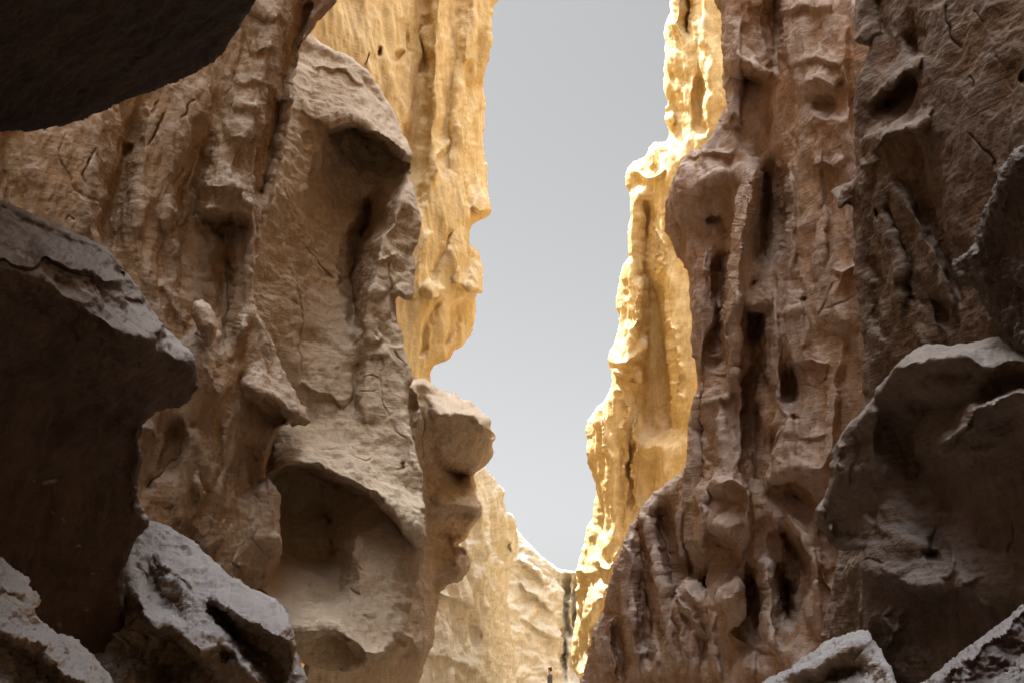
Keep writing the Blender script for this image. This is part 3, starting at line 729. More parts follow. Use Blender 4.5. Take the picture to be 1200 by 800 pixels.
# ---- right wall, fluted and hollowed
rock['right'] = build_rock('hollowed_cliff',
    [(900, -260), (862, -120), (842, -20), (838, 0), (845, 20), (848, 42), (850, 72), (847, 95), (851, 110), (854, 126), (846, 134), (842, 145), (833, 160), (822, 173), (806, 180), (796, 196), (783, 226), (778, 250), (780, 270), (789, 290), (800, 311), (808, 324), (807, 345), (812, 370), (811, 400), (817, 430), (819, 458), (812, 475), (808, 500), (807, 530), (800, 552), (790, 560), (776, 572), (762, 585), (752, 598), (740, 612), (733, 630), (728, 650), (718, 670), (711, 690), (705, 716), (696, 735), (690, 755), (686, 780), (680, 800), (676, 880), (1120, 880), (1120, -260)],
    [(740, 700, 13), (800, 200, 12), (1010, 300, 9.6)],
    [[(846, 10, 0), (852, 60, 4), (856, 110, 0)], [(868, -30, 20), (866, 20, 22), (868, 66, 26), (884, 76, 30), (902, 86, 20)], [(885, -30, 0), (884, 30, -2)], [(908, -20, -20), (910, 40, -30), (906, 78, -20)],
     [(872, 92, -10), (895, 100, -16)], [(858, 150, 8), (880, 140, 4), (890, 175, -4)], [(925, 0, 16), (924, 60, 18), (928, 85, 10), (922, 140, 0), (930, 200, 0)],
     [(806, 186, 14), (830, 178, 20), (856, 175, 18), (870, 185, 8)], [(795, 230, 26), (820, 215, 38), (845, 205, 36)], [(800, 275, 14), (815, 300, 12)], [(838, 262, -6), (850, 250, 0), (856, 285, -14)],
     [(828, 290, 12), (828, 330, 18), (822, 380, 14), (826, 420, 10)], [(845, 300, -14), (848, 350, -20), (840, 400, -14)],
     [(885, 200, 30), (880, 235, 36), (872, 265, 38), (868, 290, 42), (868, 315, 38), (864, 350, 40), (860, 400, 42), (864, 440, 30)], [(872, 215, 6), (864, 245, 4), (856, 280, 0), (852, 320, 2), (846, 360, 0), (842, 420, -4)],
     [(896, 205, -26), (900, 250, -40), (896, 300, -24)], [(915, 200, -18), (921, 250, -14), (916, 290, -8)], [(926, 210, 10), (926, 260, 8), (916, 310, 8)],
     [(880, 335, 12), (895, 330, 12), (885, 358, 22), (872, 358, 24)], [(878, 366, -16), (892, 368, -18), (884, 395, -18)], [(905, 340, 14), (910, 400, 14), (905, 450, 8)],
     [(940, 20, 16), (965, 10, 22), (975, 60, 14)], [(945, 100, 20), (960, 92, 26), (978, 110, 12)], [(960, 125, -2), (980, 125, -8)], [(948, 145, 20), (970, 142, 22), (992, 150, 14), (950, 185, 14), (985, 190, 8)], [(955, 210, 0), (985, 220, 2)],
     [(940, 250, 4), (970, 280, 8), (940, 320, 10)], [(990, 320, 16), (975, 350, 18), (990, 380, 14)], [(1005, 260, 0), (1008, 350, -8), (1015, 450, -10)],
     [(925, 440, -8), (930, 470, -6)], [(910, 425, 10), (915, 480, 12), (905, 500, 14)], [(950, 410, 10), (965, 450, 8), (960, 500, 4)], [(898, 400, -8), (885, 440, -14), (883, 500, -16), (886, 560, -10)],
     [(838, 470, 26), (845, 510, 30), (850, 550, 28)], [(842, 565, 40), (860, 563, 42), (874, 572, 30)], [(842, 585, 18), (865, 590, 20)], [(836, 612, 34), (852, 618, 36), (868, 612, 26)], [(842, 635, -10), (858, 640, -14), (850, 665, -8)],
     [(815, 500, 4), (818, 540, 8), (812, 590, 14), (822, 640, 18)], [(828, 500, -10), (828, 560, -10)], [(800, 570, 10), (795, 600, 14), (800, 650, 12)],
     [(764, 592, 16), (760, 610, 12), (768, 650, 14), (778, 700, 16), (776, 790, 18)], [(775, 600, -8), (785, 640, -14), (792, 700, -14)], [(750, 620, -10), (756, 680, -14), (762, 760, -12)],
     [(740, 630, 12), (735, 690, 12), (745, 740, 16), (740, 800, 14)], [(716, 740, -8), (730, 770, -12), (738, 800, -8)], [(706, 740, 8), (712, 800, 8)],
     [(800, 700, 20), (804, 690, 30), (815, 708, 26)], [(826, 690, -18), (830, 660, -8)], [(812, 740, 24), (808, 790, 22)], [(826, 735, -4), (832, 790, 6)],
     [(845, 700, 26), (862, 685, 30), (868, 720, 22), (850, 745, 22)], [(878, 658, -4), (888, 654, -4)], [(878, 680, -30), (880, 720, -34), (886, 760, -18)], [(897, 660, 10), (900, 700, 8), (900, 740, 12), (915, 770, 14)],
     [(918, 670, -40), (922, 700, -46), (924, 725, -30)], [(905, 605, 8), (925, 612, 10), (945, 635, 8), (955, 670, 8), (950, 720, 6)], [(920, 625, -30), (936, 650, -36), (946, 685, -26)], [(925, 575, -22), (945, 590, -20)],
     [(905, 560, 14), (930, 545, 14), (965, 548, 14)], [(970, 620, -14), (985, 680, -16), (990, 720, -10)], [(872, 780, 14), (900, 790, 14)]],
    [('lip', [(845, 440), (850, 400), (862, 350), (864, 300), (868, 265), (880, 225), (886, 196)], 20, 4, 17.6),
     ('lip', [(814, 480), (818, 430), (832, 380), (836, 330), (830, 285)], 16, 4, 12.0), ('lip', [(856, 565), (868, 515), (868, 470), (864, 430)], 18, 4, 11.2), ('lip', [(904, 92), (906, 40), (892, -20)], 26, 5, 14.4),
     ('lip', [(1002, 320), (1000, 260), (1002, 200), (992, 100), (988, 20)], 34, 5, 11.2), ('lip', [(930, 560), (926, 500), (912, 450), (910, 400), (906, 340)], 18, 4, 10.4), ('lip', [(966, 560), (976, 500), (980, 440), (990, 400)], 22, 4, 9.6),
     ('lip', [(824, 650), (826, 600), (832, 540), (828, 490)], 16, 4, 10.4), ('lip', [(794, 700), (784, 650), (772, 602)], 14, 3, 10.4), ('lip', [(772, 795), (766, 720), (757, 660), (750, 615)], 13, 3, 10.4), ('lip', [(802, 795), (798, 720), (792, 670)], 12, 3, 9.6),
     ('lip', [(724, 800), (714, 760), (716, 722)], 10, 3, 9.6), ('lip', [(748, 800), (744, 740), (738, 680), (738, 640)], 11, 3, 8.8), ('lip', [(872, 655), (874, 610), (880, 566)], 14, 3, 10.4), ('lip', [(906, 765), (908, 700), (902, 655)], 14, 3, 11.2),
     ('lip', [(964, 750), (958, 690), (948, 640), (922, 603)], 16, 4, 11.2), ('lip', [(866, 150), (866, 80), (862, 20)], 16, 4, 8.0), ('lip', [(930, 330), (928, 250), (922, 190)], 18, 4, 7.2), ('lip', [(960, 330), (966, 260), (958, 200), (960, 150)], 26, 5, 7.2),
     ('lip', [(880, 800), (884, 770), (886, 740)], 12, 3, 7.2), ('lip', [(846, 800), (838, 760), (836, 715)], 14, 3, 8.0), ('lip', [(940, 420), (944, 380), (936, 340)], 16, 4, 6.4),
     ('lip', [(915, 14), (940, 6), (972, 10)], 20, 4, 8.0), ('lip', [(918, 76), (938, 72), (960, 66), (985, 78)], 20, 4, 7.2), ('lip', [(938, 104), (948, 96), (962, 90), (980, 104)], 12, 3, 7.2), ('lip', [(945, 142), (970, 136), (995, 146)], 10, 3, 6.4), ('lip', [(950, 188), (970, 194), (990, 186)], 16, 4, 7.2),
     ('lip', [(856, 84), (868, 72), (888, 76), (903, 92)], 14, 4, 9.6), ('lip', [(800, 184), (830, 178), (862, 178)], 10, 4, 6.4), ('e', 838, 258, 12, 8, -15, -7.7, 1), ('crack', [(796, 222), (815, 228), (830, 224)], 2, 5), ('vee', [(826, 286), (822, 310), (834, 320)], 4, 8),
     ('e', 838, 426, 12, 9, 0, -6.6, 1), ('lip', [(868, 362), (885, 360), (898, 364)], 12, 3, 8.0), ('e', 926, 450, 9, 30, 5, -7.7, 1), ('crack', [(1000, 345), (985, 358), (968, 362)], 2, 6), ('crack', [(978, 330), (968, 350), (962, 372)], 2, 6), ('e', 944, 352, 6, 4, 0, -4.4, 1), ('lip', [(978, 312), (990, 318), (1002, 312)], 8, 3, 7.2),
     ('crack', [(972, 222), (968, 236), (958, 248)], 1.6, 5), ('e', 930, 365, 14, 6, -20, 3.85, 1), ('lip', [(925, 425), (940, 420), (975, 430)], 12, 3, 6.4), ('crack', [(972, 428), (968, 440), (955, 452)], 1.6, 5), ('e', 930, 492, 8, 6, 0, -5.5, 1), ('crack', [(935, 430), (960, 434)], 1.2, 4), ('crack', [(938, 450), (955, 454)], 1.2, 4), ('lip', [(920, 505), (945, 510), (972, 508)], 10, 3, 4.8),
     ('lip', [(908, 550), (935, 548), (972, 555)], 18, 4, 7.2), ('e', 905, 520, 16, 24, 0, -5.5, 1.2), ('vee', [(917, 500), (912, 530), (920, 550)], 3, 8), ('lip', [(833, 573), (845, 565), (862, 564), (876, 574)], 10, 3, 8.0), ('lip', [(834, 614), (850, 620), (870, 614)], 10, 2, 7.2),
     ('e', 829, 688, 5, 20, 8, -15.4, 1), ('vee', [(798, 688), (795, 705), (808, 715), (820, 740), (832, 750)], 4, 14), ('vee', [(872, 685), (858, 700), (845, 706)], 4, 10), ('e', 883, 690, 14, 38, 0, -13.2, .8), ('e', 921, 700, 10, 34, -3, -16.5, .8), ('e', 936, 640, 15, 46, -25, -14.3, .8),
     ('vee', [(905, 600), (930, 608), (950, 635), (958, 672)], 4, 8), ('r', [(770, 600), (780, 650), (792, 700)], 5, -12), ('r', [(757, 625), (760, 690), (772, 760)], 5, -10), ('vee', [(752, 600), (762, 640), (774, 690), (778, 740)], 3, 8), ('e', 762, 772, 8, 16, 0, -7.7, 1), ('lip', [(740, 770), (755, 762), (770, 762)], 10, 3, 5.6),
     ('vee', [(712, 720), (722, 760), (735, 800)], 3, 9), ('r', [(722, 720), (735, 760), (742, 790)], 5, -9), ('lip', [(860, 745), (890, 758), (915, 762)], 10, 4, 4.8), ('r', [(790, 660), (794, 720), (798, 790)], 4, -9), ('r', [(808, 590), (804, 640), (812, 680)], 4, -8),
     ('e', 907, 40, 12, 42, 0, -7.7, 1), ('vee', [(846, 40), (858, 70), (852, 100)], 3, 8), ('r', [(862, 90), (858, 120), (852, 150)], 6, 7), ('lip', [(850, 140), (862, 132), (876, 140)], 10, 4, 4.8),
     ('r', [(890, 450), (893, 520), (898, 580)], 6, 8), ('r', [(826, 440), (824, 480), (826, 520)], 4, -8), ('lip', [(826, 470), (840, 462), (858, 468)], 14, 5, 7.2), ('e', 872, 470, 4, 40, 0, 4.4, 1), ('e', 935, 716, 8, 20, 0, 4.4, 1), ('vee', [(960, 640), (975, 690), (990, 740)], 4, 6)],
    M_brown2, step=1.25, smooth=1.4, rnd=8, gain=2.05, noise=[('n', 60, 7, (1, 1, 2.2)), ('r', 38, 4.5, (1, 1, 3.2)), ('b', 22, 1.2, (1, 1, 2)), ('pit', 30, 1.8, (1, 1, 2.2)), ('bed', 12, 0.8, (1, 1, 1)), ('r', 8, .5, (1, 1, 2))], thick=0.2, seed=8, rough=0.8)

# ---- darker slab wall, upper right
rock['slab'] = build_rock('shaded_slab_wall',
    [(1030, -260), (1005, -60), (1002, 0), (1000, 28), (1006, 40), (999, 48), (1010, 52), (1022, 55), (1014, 72), (1004, 98), (1000, 128), (1004, 150), (1000, 172), (1004, 196), (998, 212), (986, 216), (980, 236), (980, 246), (988, 244), (996, 234), (1000, 250), (998, 270), (1004, 290), (1003, 320), (1008, 350), (1008, 380), (1013, 410), (1010, 440), (1015, 480), (1000, 540), (1000, 600), (980, 660), (960, 760), (950, 880), (1320, 880), (1320, -260)],
    [(1010, 200, 7.2), (1190, 200, 5.8), (1100, 500, 6.4)],
    [[(1010, 0, 10), (1012, 60, 14), (1006, 110, 16), (1004, 180, 14), (1012, 215, 20)], [(1030, 0, -10), (1035, 40, -6)], [(1060, 20, 12), (1050, 60, 10), (1035, 80, 8)],
     [(1090, 10, 34), (1086, 60, 34), (1085, 110, 34), (1086, 140, 36)], [(1072, 40, -8), (1076, 64, -12)],
     [(1024, 118, 18), (1040, 102, 26), (1058, 88, 30), (1080, 66, 26)], [(1040, 128, -20), (1060, 112, -24), (1078, 100, -20)],
     [(1022, 172, 24), (1040, 158, 36), (1060, 150, 42), (1084, 140, 44)], [(1024, 150, 8), (1040, 140, 0), (1070, 132, 0)], [(1060, 175, 22), (1100, 170, 30), (1140, 120, 30), (1190, 60, 30)],
     [(1030, 200, 20), (1052, 225, 22), (1070, 250, 22), (1092, 290, 22), (1108, 330, 20), (1116, 360, 14)], [(1056, 212, 6), (1084, 256, -4), (1112, 316, -8), (1124, 356, -4)], [(1150, 250, 24), (1140, 190, 28), (1190, 200, 26), (1190, 340, 20)], [(1110, 230, 20), (1130, 280, 20)],
     [(1042, 245, 2), (1066, 300, -6), (1084, 360, -8)], [(1030, 250, 8), (1045, 300, 8), (1060, 340, 4), (1060, 400, 2)], [(1010, 260, 6), (1015, 350, 4), (1020, 430, 4)], [(1100, 420, -10), (1050, 500, -10), (1180, 420, 0)]],
    [('lip', [(1022, 120), (1040, 102), (1056, 92), (1082, 66)], 12, 3, 12), ('lip', [(1020, 176), (1035, 162), (1056, 151), (1082, 146), (1092, 128)], 14, 3, 12), ('lip', [(1000, 48), (1012, 42), (1022, 54)], 10, 3, 10), ('crack', [(1112, 8), (1113, 30), (1118, 46), (1125, 60)], 2.4, 12), ('crack', [(1140, 12), (1150, 22), (1156, 28)], 1.6, 7),
     ('crack', [(1142, 155), (1150, 172), (1162, 184), (1170, 200)], 2.2, 11), ('crack', [(1107, 155), (1108, 168)], 1.6, 6), ('e', 1064, 342, 8, 20, -20, -14, 1), ('e', 1104, 368, 10, 28, -25, -14, 1), ('r', [(1030, 215), (1040, 260), (1056, 310), (1060, 370)], 6, 8), ('e', 1032, 252, 5, 12, 0, -12, 1),
     ('vee', [(1040, 130), (1036, 150), (1024, 170)], 3, 6), ('lip', [(1006, 196), (1018, 190), (1030, 184)], 8, 3, 8), ('r', [(1022, 300), (1030, 350), (1034, 400)], 8, -9), ('r', [(1078, 380), (1086, 410), (1090, 440)], 6, 8), ('e', 1200, 92, 6, 10, 0, -10, 1),
     ('crack', [(1165, 60), (1178, 85), (1186, 110)], 2, 4), ('crack', [(1136, 90), (1144, 104)], 1.8, 6)],
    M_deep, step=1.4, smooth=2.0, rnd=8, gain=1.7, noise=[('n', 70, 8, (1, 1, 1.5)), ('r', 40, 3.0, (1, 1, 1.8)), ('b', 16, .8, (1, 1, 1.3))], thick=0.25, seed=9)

# ---- craggy lump at the right edge
rock['crag'] = build_rock('craggy_lump',
    [(1320, 120), (1250, 150), (1204, 168), (1188, 176), (1176, 194), (1168, 214), (1160, 234), (1152, 252), (1148, 270), (1142, 288), (1132, 298), (1122, 303), (1114, 314), (1118, 324), (1126, 332), (1136, 330), (1146, 338), (1150, 352), (1166, 378), (1200, 418), (1260, 460), (1320, 470)],
    [(1150, 300, 3.6), (1240, 300, 2.6), (1200, 400, 3.2)],
    [[(1192, 190, 8), (1176, 220, 10), (1166, 250, 10), (1156, 284, 12), (1130, 306, 10)], [(1210, 190, -6), (1200, 250, -20), (1180, 300, -26)], [(1160, 320, 4), (1180, 350, -14), (1220, 400, -10)], [(1280, 200, 0), (1280, 400, 0)]],
    [('vee', [(1206, 178), (1188, 200), (1180, 225), (1170, 262)], 4, 8), ('lip', [(1114, 318), (1132, 322), (1150, 318), (1165, 325)], 10, 3, 7), ('e', 1150, 300, 10, 8, 0, 8, 1), ('lip', [(1140, 296), (1154, 292), (1160, 302)], 6, 2, 6)],
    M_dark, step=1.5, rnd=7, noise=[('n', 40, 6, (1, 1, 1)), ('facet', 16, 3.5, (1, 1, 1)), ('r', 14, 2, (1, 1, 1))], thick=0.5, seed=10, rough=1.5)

# ---- big boulder, lower right
rock['boulder'] = build_rock('undercut_boulder',
    [(1320, 440), (1250, 430), (1202, 413), (1190, 404), (1178, 400), (1166, 395), (1150, 400), (1130, 403), (1110, 405), (1086, 403), (1072, 408), (1062, 418), (1050, 428), (1041, 438), (1034, 450), (1026, 455), (1022, 466), (1012, 478), (1000, 490), (988, 506), (976, 524), (972, 540), (973, 562), (970, 576), (965, 584), (958, 592), (954, 602), (956, 614), (966, 622), (974, 640), (992, 645), (1008, 644), (1014, 640), (1010, 652), (1004, 662), (1006, 674), (1012, 684), (1010, 700), (1014, 720), (1010, 740), (1030, 765), (1050, 800), (1055, 880), (1320, 880)],
    [(990, 560, 4.6), (1200, 560, 3.6), (1100, 800, 4.2)],
    [[(1070, 412, -14), (1110, 410, -16), (1165, 402, -14), (1195, 412, -10), (1260, 440, -10)], [(1043, 442, 22), (1066, 428, 34), (1090, 422, 40), (1112, 418, 44), (1132, 420, 44), (1146, 430, 40), (1156, 428, 40), (1180, 424, 40), (1200, 420, 40), (1300, 440, 40)],
     [(1050, 450, 6), (1080, 436, 16), (1110, 434, 16), (1136, 440, 10)], [(1060, 460, 4), (1090, 450, 22), (1120, 455, 24), (1146, 454, 20)], [(1070, 478, -30), (1100, 480, -24), (1145, 470, -4)],
     [(1160, 440, 14), (1200, 440, 14), (1280, 470, 14)], [(1148, 468, 0), (1170, 460, -10), (1200, 452, -14)],
     [(1104, 520, 30), (1120, 514, 40), (1130, 500, 46), (1141, 478, 50), (1162, 470, 56), (1200, 459, 60), (1300, 440, 60)], [(1110, 505, 4), (1115, 485, -8)], [(1118, 526, 10), (1140, 500, 24), (1200, 480, 36), (1300, 470, 40)],
     [(980, 530, 10), (990, 560, 14), (1000, 580, 12)], [(1020, 480, 14), (1024, 520, 10), (1030, 560, 6)], [(1045, 490, -26), (1060, 530, -36), (1080, 560, -36)], [(1100, 540, -20), (1110, 600, -28), (1090, 640, -16)],
     [(1140, 560, 10), (1200, 560, 16), (1290, 560, 20)], [(1150, 640, 0), (1200, 650, 6)], [(962, 602, 10), (970, 612, 4)], [(990, 600, 0), (1000, 630, -10)],
     [(1020, 600, -6), (1030, 625, 6), (1012, 655, 24)], [(1006, 664, 24), (1030, 668, 26), (1056, 680, 28), (1080, 688, 28), (1098, 688, 26), (1110, 676, 22), (1118, 655, 16)], [(1020, 610, 10), (1050, 630, 14), (1085, 640, 12)],
     [(1012, 686, 12), (1045, 692, 14), (1080, 704, 14), (1110, 700, 10)], [(1015, 720, 20), (1035, 730, 24), (1060, 745, 16), (1090, 790, 14)], [(1130, 680, 30), (1160, 720, 20), (1200, 690, 20)], [(1120, 780, 10), (1200, 780, 10)]],
    [('lip', [(1042, 440), (1062, 424), (1088, 416), (1112, 412), (1134, 418), (1148, 430)], 14, 2.5, 9), ('lip', [(1148, 430), (1160, 426), (1200, 420), (1290, 436)], 14, 3, 9), ('lip', [(1108, 520), (1122, 512), (1132, 498), (1142, 478), (1165, 469), (1200, 458), (1300, 430)], 8, 3, 9),
     ('vee', [(980, 515), (985, 545), (978, 575)], 4, 8), ('r', [(1000, 505), (1004, 540), (996, 575)], 5, -5), ('e', 962, 598, 7, 7, 0, 10, 1), ('e', 972, 622, 8, 6, 20, 10, 1), ('crack', [(1008, 652), (1022, 654), (1036, 662)], 2, 6), ('crack', [(1006, 676), (1030, 678), (1052, 684)], 2, 8),
     ('lip', [(1006, 672), (1030, 674), (1056, 686), (1085, 694), (1120, 690), (1150, 670)], 14, 4, 7), ('e', 1092, 652, 12, 6, 20, -14, 1), ('vee', [(1112, 632), (1116, 660), (1110, 680)], 4, 9), ('e', 1150, 520, 16, 10, -25, -6, 1), ('e', 1175, 500, 12, 8, -25, -6, 1), ('crack', [(1186, 610), (1190, 630), (1184, 650)], 1.8, 6),
     ('crack', [(1125, 715), (1128, 735)], 1.8, 6), ('vee', [(1040, 710), (1036, 740), (1046, 762)], 4, 7), ('vee', [(1060, 712), (1044, 745), (1040, 760)], 4, 6)],
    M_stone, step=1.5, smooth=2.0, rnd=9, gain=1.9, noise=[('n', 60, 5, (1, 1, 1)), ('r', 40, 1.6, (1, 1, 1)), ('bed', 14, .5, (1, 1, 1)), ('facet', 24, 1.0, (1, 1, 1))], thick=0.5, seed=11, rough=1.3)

rock['shelf'] = build_rock('low_shelf_rock',
    [(850, 880), (876, 812), (893, 799), (906, 792), (922, 785), (934, 776), (946, 768), (956, 761), (966, 752), (985, 745), (1000, 741), (1010, 737), (1020, 741), (1024, 752), (1036, 766), (1046, 785), (1052, 805), (1056, 880)],
    [(900, 800, 3.9), (1040, 800, 3.3), (960, 860, 3.3)],
    [[(900, 797, -8), (950, 770, -10), (1010, 742, -10)], [(890, 812, 18), (920, 800, 20), (942, 786, 26), (962, 776, 30), (985, 762, 34), (1012, 756, 34)], [(900, 830, 0), (950, 806, -6), (985, 790, -8), (1010, 780, -6)], [(1034, 776, 20), (1046, 810, 22)], [(960, 850, 0), (1020, 850, 0)]],
    [('lip', [(905, 800), (930, 790), (945, 780)], 10, 2.5, 8), ('lip', [(938, 779), (962, 765), (990, 758), (1016, 752)], 10, 2.5, 10), ('crack', [(1020, 745), (1026, 760), (1024, 775)], 1.6, 6)],
    M_grey, step=1.5, rnd=7, noise=[('n', 40, 6, (1, 1, 1)), ('r', 16, 2.5, (1, 1, 1)), ('n', 5, 1.0, (1, 1, 1))], thick=0.5, seed=12, rough=1.3)

rock['corner'] = build_rock('corner_slab',
    [(1010, 880), (1060, 822), (1080, 801), (1100, 786), (1116, 774), (1130, 762), (1148, 749), (1166, 737), (1184, 722), (1202, 706), (1250, 672), (1330, 620), (1330, 880)],
    [(1080, 800, 2.7), (1200, 800, 2.2), (1200, 700, 2.6)],
    [[(1070, 815, -10), (1130, 768, -12), (1200, 712, -12), (1300, 640, -12)], [(1074, 820, 20), (1098, 796, 22), (1136, 768, 24), (1168, 745, 24), (1200, 719, 24), (1310, 646, 24)], [(1120, 830, -10), (1200, 770, -14), (1300, 700, -10)]],
    [('lip', [(1076, 815), (1106, 790), (1138, 767), (1170, 743), (1200, 718), (1310, 645)], 6, 2.5, 8)],
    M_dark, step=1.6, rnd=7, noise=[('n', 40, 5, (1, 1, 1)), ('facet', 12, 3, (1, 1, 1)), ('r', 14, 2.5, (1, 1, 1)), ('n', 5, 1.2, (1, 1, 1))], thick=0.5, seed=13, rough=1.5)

# ---- lower left outcrop
rock['lobes'] = build_rock('lobed_outcrop',
    [(40, 880), (60, 760), (90, 660), (130, 630), (160, 622), (168, 612), (176, 610), (192, 614), (212, 625), (232, 640), (248, 655), (262, 670), (280, 681), (300, 692), (320, 699), (334, 712), (343, 732), (345, 750), (352, 775), (360, 800), (372, 880)],
    [(180, 640, 4.8), (340, 740, 4.5), (200, 860, 3.9)],
    [[(172, 620, -10), (210, 634, -10), (245, 664, -10), (290, 694, -10), (325, 712, -8)], [(150, 660, 16), (158, 690, 24), (166, 712, 30), (182, 733, 34), (200, 728, 34), (215, 742, 38), (228, 760, 40), (241, 769, 40), (246, 752, 34)],
     [(190, 660, 14), (215, 690, 22), (240, 720, 30), (262, 745, 36), (280, 770, 36), (300, 800, 40)], [(172, 680, 2), (190, 704, 6), (210, 725, 10)],
     [(160, 735, 0), (185, 752, -10), (205, 752, -24), (225, 772, -26), (245, 785, -10)], [(190, 780, -60), (200, 810, -60)], [(150, 760, -6), (160, 800, 0)], [(130, 700, -14), (120, 740, -12), (140, 790, -4)],
     [(246, 708, 6), (256, 728, -20), (270, 742, -24), (290, 765, -20), (320, 800, -20)], [(250, 704, 30), (275, 716, 40), (300, 730, 42), (322, 743, 42), (342, 752, 34)], [(262, 722, 0), (300, 745, 10), (335, 762, 10), (345, 790, 6)]],
    [('lip', [(152, 690), (166, 714), (182, 736), (205, 730), (222, 750), (240, 769)], 12, 3, 9), ('lip', [(246, 708), (270, 718), (300, 732), (343, 752)], 12, 3, 9), ('crack', [(176, 650), (188, 664), (204, 674), (222, 696)], 1.8, 8), ('crack', [(168, 672), (180, 680)], 1.6, 6), ('crack', [(200, 670), (212, 676)], 2.5, 8), ('vee', [(178, 640), (196, 664), (224, 690)], 4, 5),
     ('e', 264, 766, 14, 8, 35, -16, 1), ('r', [(155, 655), (175, 700), (200, 722)], 4, -5), ('r', [(166, 650), (190, 690), (220, 720)], 4, -4), ('crack', [(300, 765), (320, 785), (340, 792)], 1.8, 6), ('lip', [(100, 745), (125, 735), (150, 760)], 10, 4, 7), ('e', 107, 737, 4, 6, 0, -10, 1)],
    M_grey, step=1.3, rnd=9, noise=[('n', 40, 5, (1, 1, 1)), ('r', 18, 3, (1, 1, 1)), ('facet', 9, 1.6, (1, 1, 1)), ('n', 4, .6, (1, 1, 1))], thick=0.4, seed=14, rough=1.3)

# ---- jutting ledge, left
rock['ledge'] = build_rock('jutting_ledge',
    [(-130, 190), (-40, 216), (0, 233), (30, 247), (60, 260), (90, 274), (120, 291), (134, 300), (142, 312), (152, 326), (168, 344), (186, 370), (196, 386), (204, 394), (214, 402), (226, 414), (231, 430), (231, 448), (226, 462), (218, 472), (205, 478), (187, 480), (178, 488), (166, 498), (162, 520), (167, 540), (162, 548), (160, 565), (163, 585), (168, 600), (176, 612), (170, 622), (160, 630), (153, 645), (147, 665), (146, 690), (148, 720), (160, 800), (160, 880), (-130, 880)],
    [(200, 420, 3.6), (0, 300, 2.8), (100, 700, 3.7)],
    [[(0, 242, -24), (60, 270, -26), (118, 298, -26), (150, 336, -24), (184, 376, -16), (212, 408, -14)], [(0, 300, 26), (20, 312, 34), (36, 314, 36), (52, 300, 36), (75, 306, 36), (110, 320, 36), (138, 328, 34)],
     [(-60, 290, 40), (0, 312, 44), (30, 320, 48), (62, 338, 54), (100, 364, 58), (140, 388, 60), (174, 402, 56)], [(176, 402, 50), (184, 388, 30), (190, 380, 10)],
     [(0, 350, 6), (60, 380, 6), (110, 410, 6), (150, 430, 10)], [(0, 440, -40), (60, 470, -44), (120, 490, -40), (150, 500, -36)], [(190, 410, 30), (215, 425, 20), (222, 450, 4), (195, 470, -10), (170, 460, -4)],
     [(0, 560, -50), (60, 560, -70), (120, 560, -60), (155, 560, -56)], [(100, 650, -60), (130, 700, -54), (60, 700, -60), (0, 640, -50)], [(150, 800, -50), (50, 800, -50)]],
    [('lip', [(-60, 286), (0, 300), (22, 312), (36, 314), (48, 301), (58, 299), (80, 312), (100, 318), (120, 326), (140, 328)], 16, 2, 11), ('lip', [(110, 312), (128, 318), (142, 322)], 8, 2, 6), ('lip', [(136, 334), (150, 344), (165, 352)], 8, 2, 7), ('e', 142, 318, 7, 5, 20, -10, 1),
     ('lip', [(0, 316), (30, 324), (62, 342), (100, 368), (140, 392), (174, 404)], 18, 3, 8), ('r', [(60, 500), (120, 520), (150, 490)], 10, 6), ('crack', [(190, 385), (196, 400), (192, 410)], 2, 6), ('vee', [(162, 500), (158, 540), (162, 600)], 4, 8)],
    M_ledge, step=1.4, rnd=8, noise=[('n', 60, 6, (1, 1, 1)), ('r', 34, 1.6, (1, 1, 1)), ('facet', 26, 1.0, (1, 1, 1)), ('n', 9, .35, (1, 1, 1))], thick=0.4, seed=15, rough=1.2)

rock['overhang'] = build_rock('overhanging_boulder',
    [(-130, -200), (360, -200), (325, -60), (306, -10), (298, 3), (288, 18), (278, 36), (268, 50), (262, 60), (247, 74), (232, 84), (214, 93), (200, 98), (186, 104), (160, 113), (142, 121), (122, 128), (100, 138), (72, 148), (42, 154), (0, 155), (-60, 150), (-130, 140)],
    [(100, 140, 3.3), (250, 60, 3.4), (100, -100, 1.9)],
    [[(0, 120, 0), (100, 110, 4), (160, 88, 0), (220, 50, 4), (250, 0, 4)], [(80, 100, -8), (120, 96, -10), (150, 80, -4)], [(60, 20, 14), (160, 10, 10), (200, -60, 10)]],
    [('r', [(140, 90), (175, 60), (215, 20)], 5, 7), ('crack', [(85, 103), (110, 106), (135, 98)], 3, 7), ('vee', [(0, 60), (60, 70), (130, 40)], 6, 5)],
    M_black, step=1.8, rnd=8, noise=[('n', 70, 7, (1, 1, 1)), ('r', 30, 3, (1, 1, 1)), ('n', 8, 1, (1, 1, 1))], thick=0.3, seed=16)

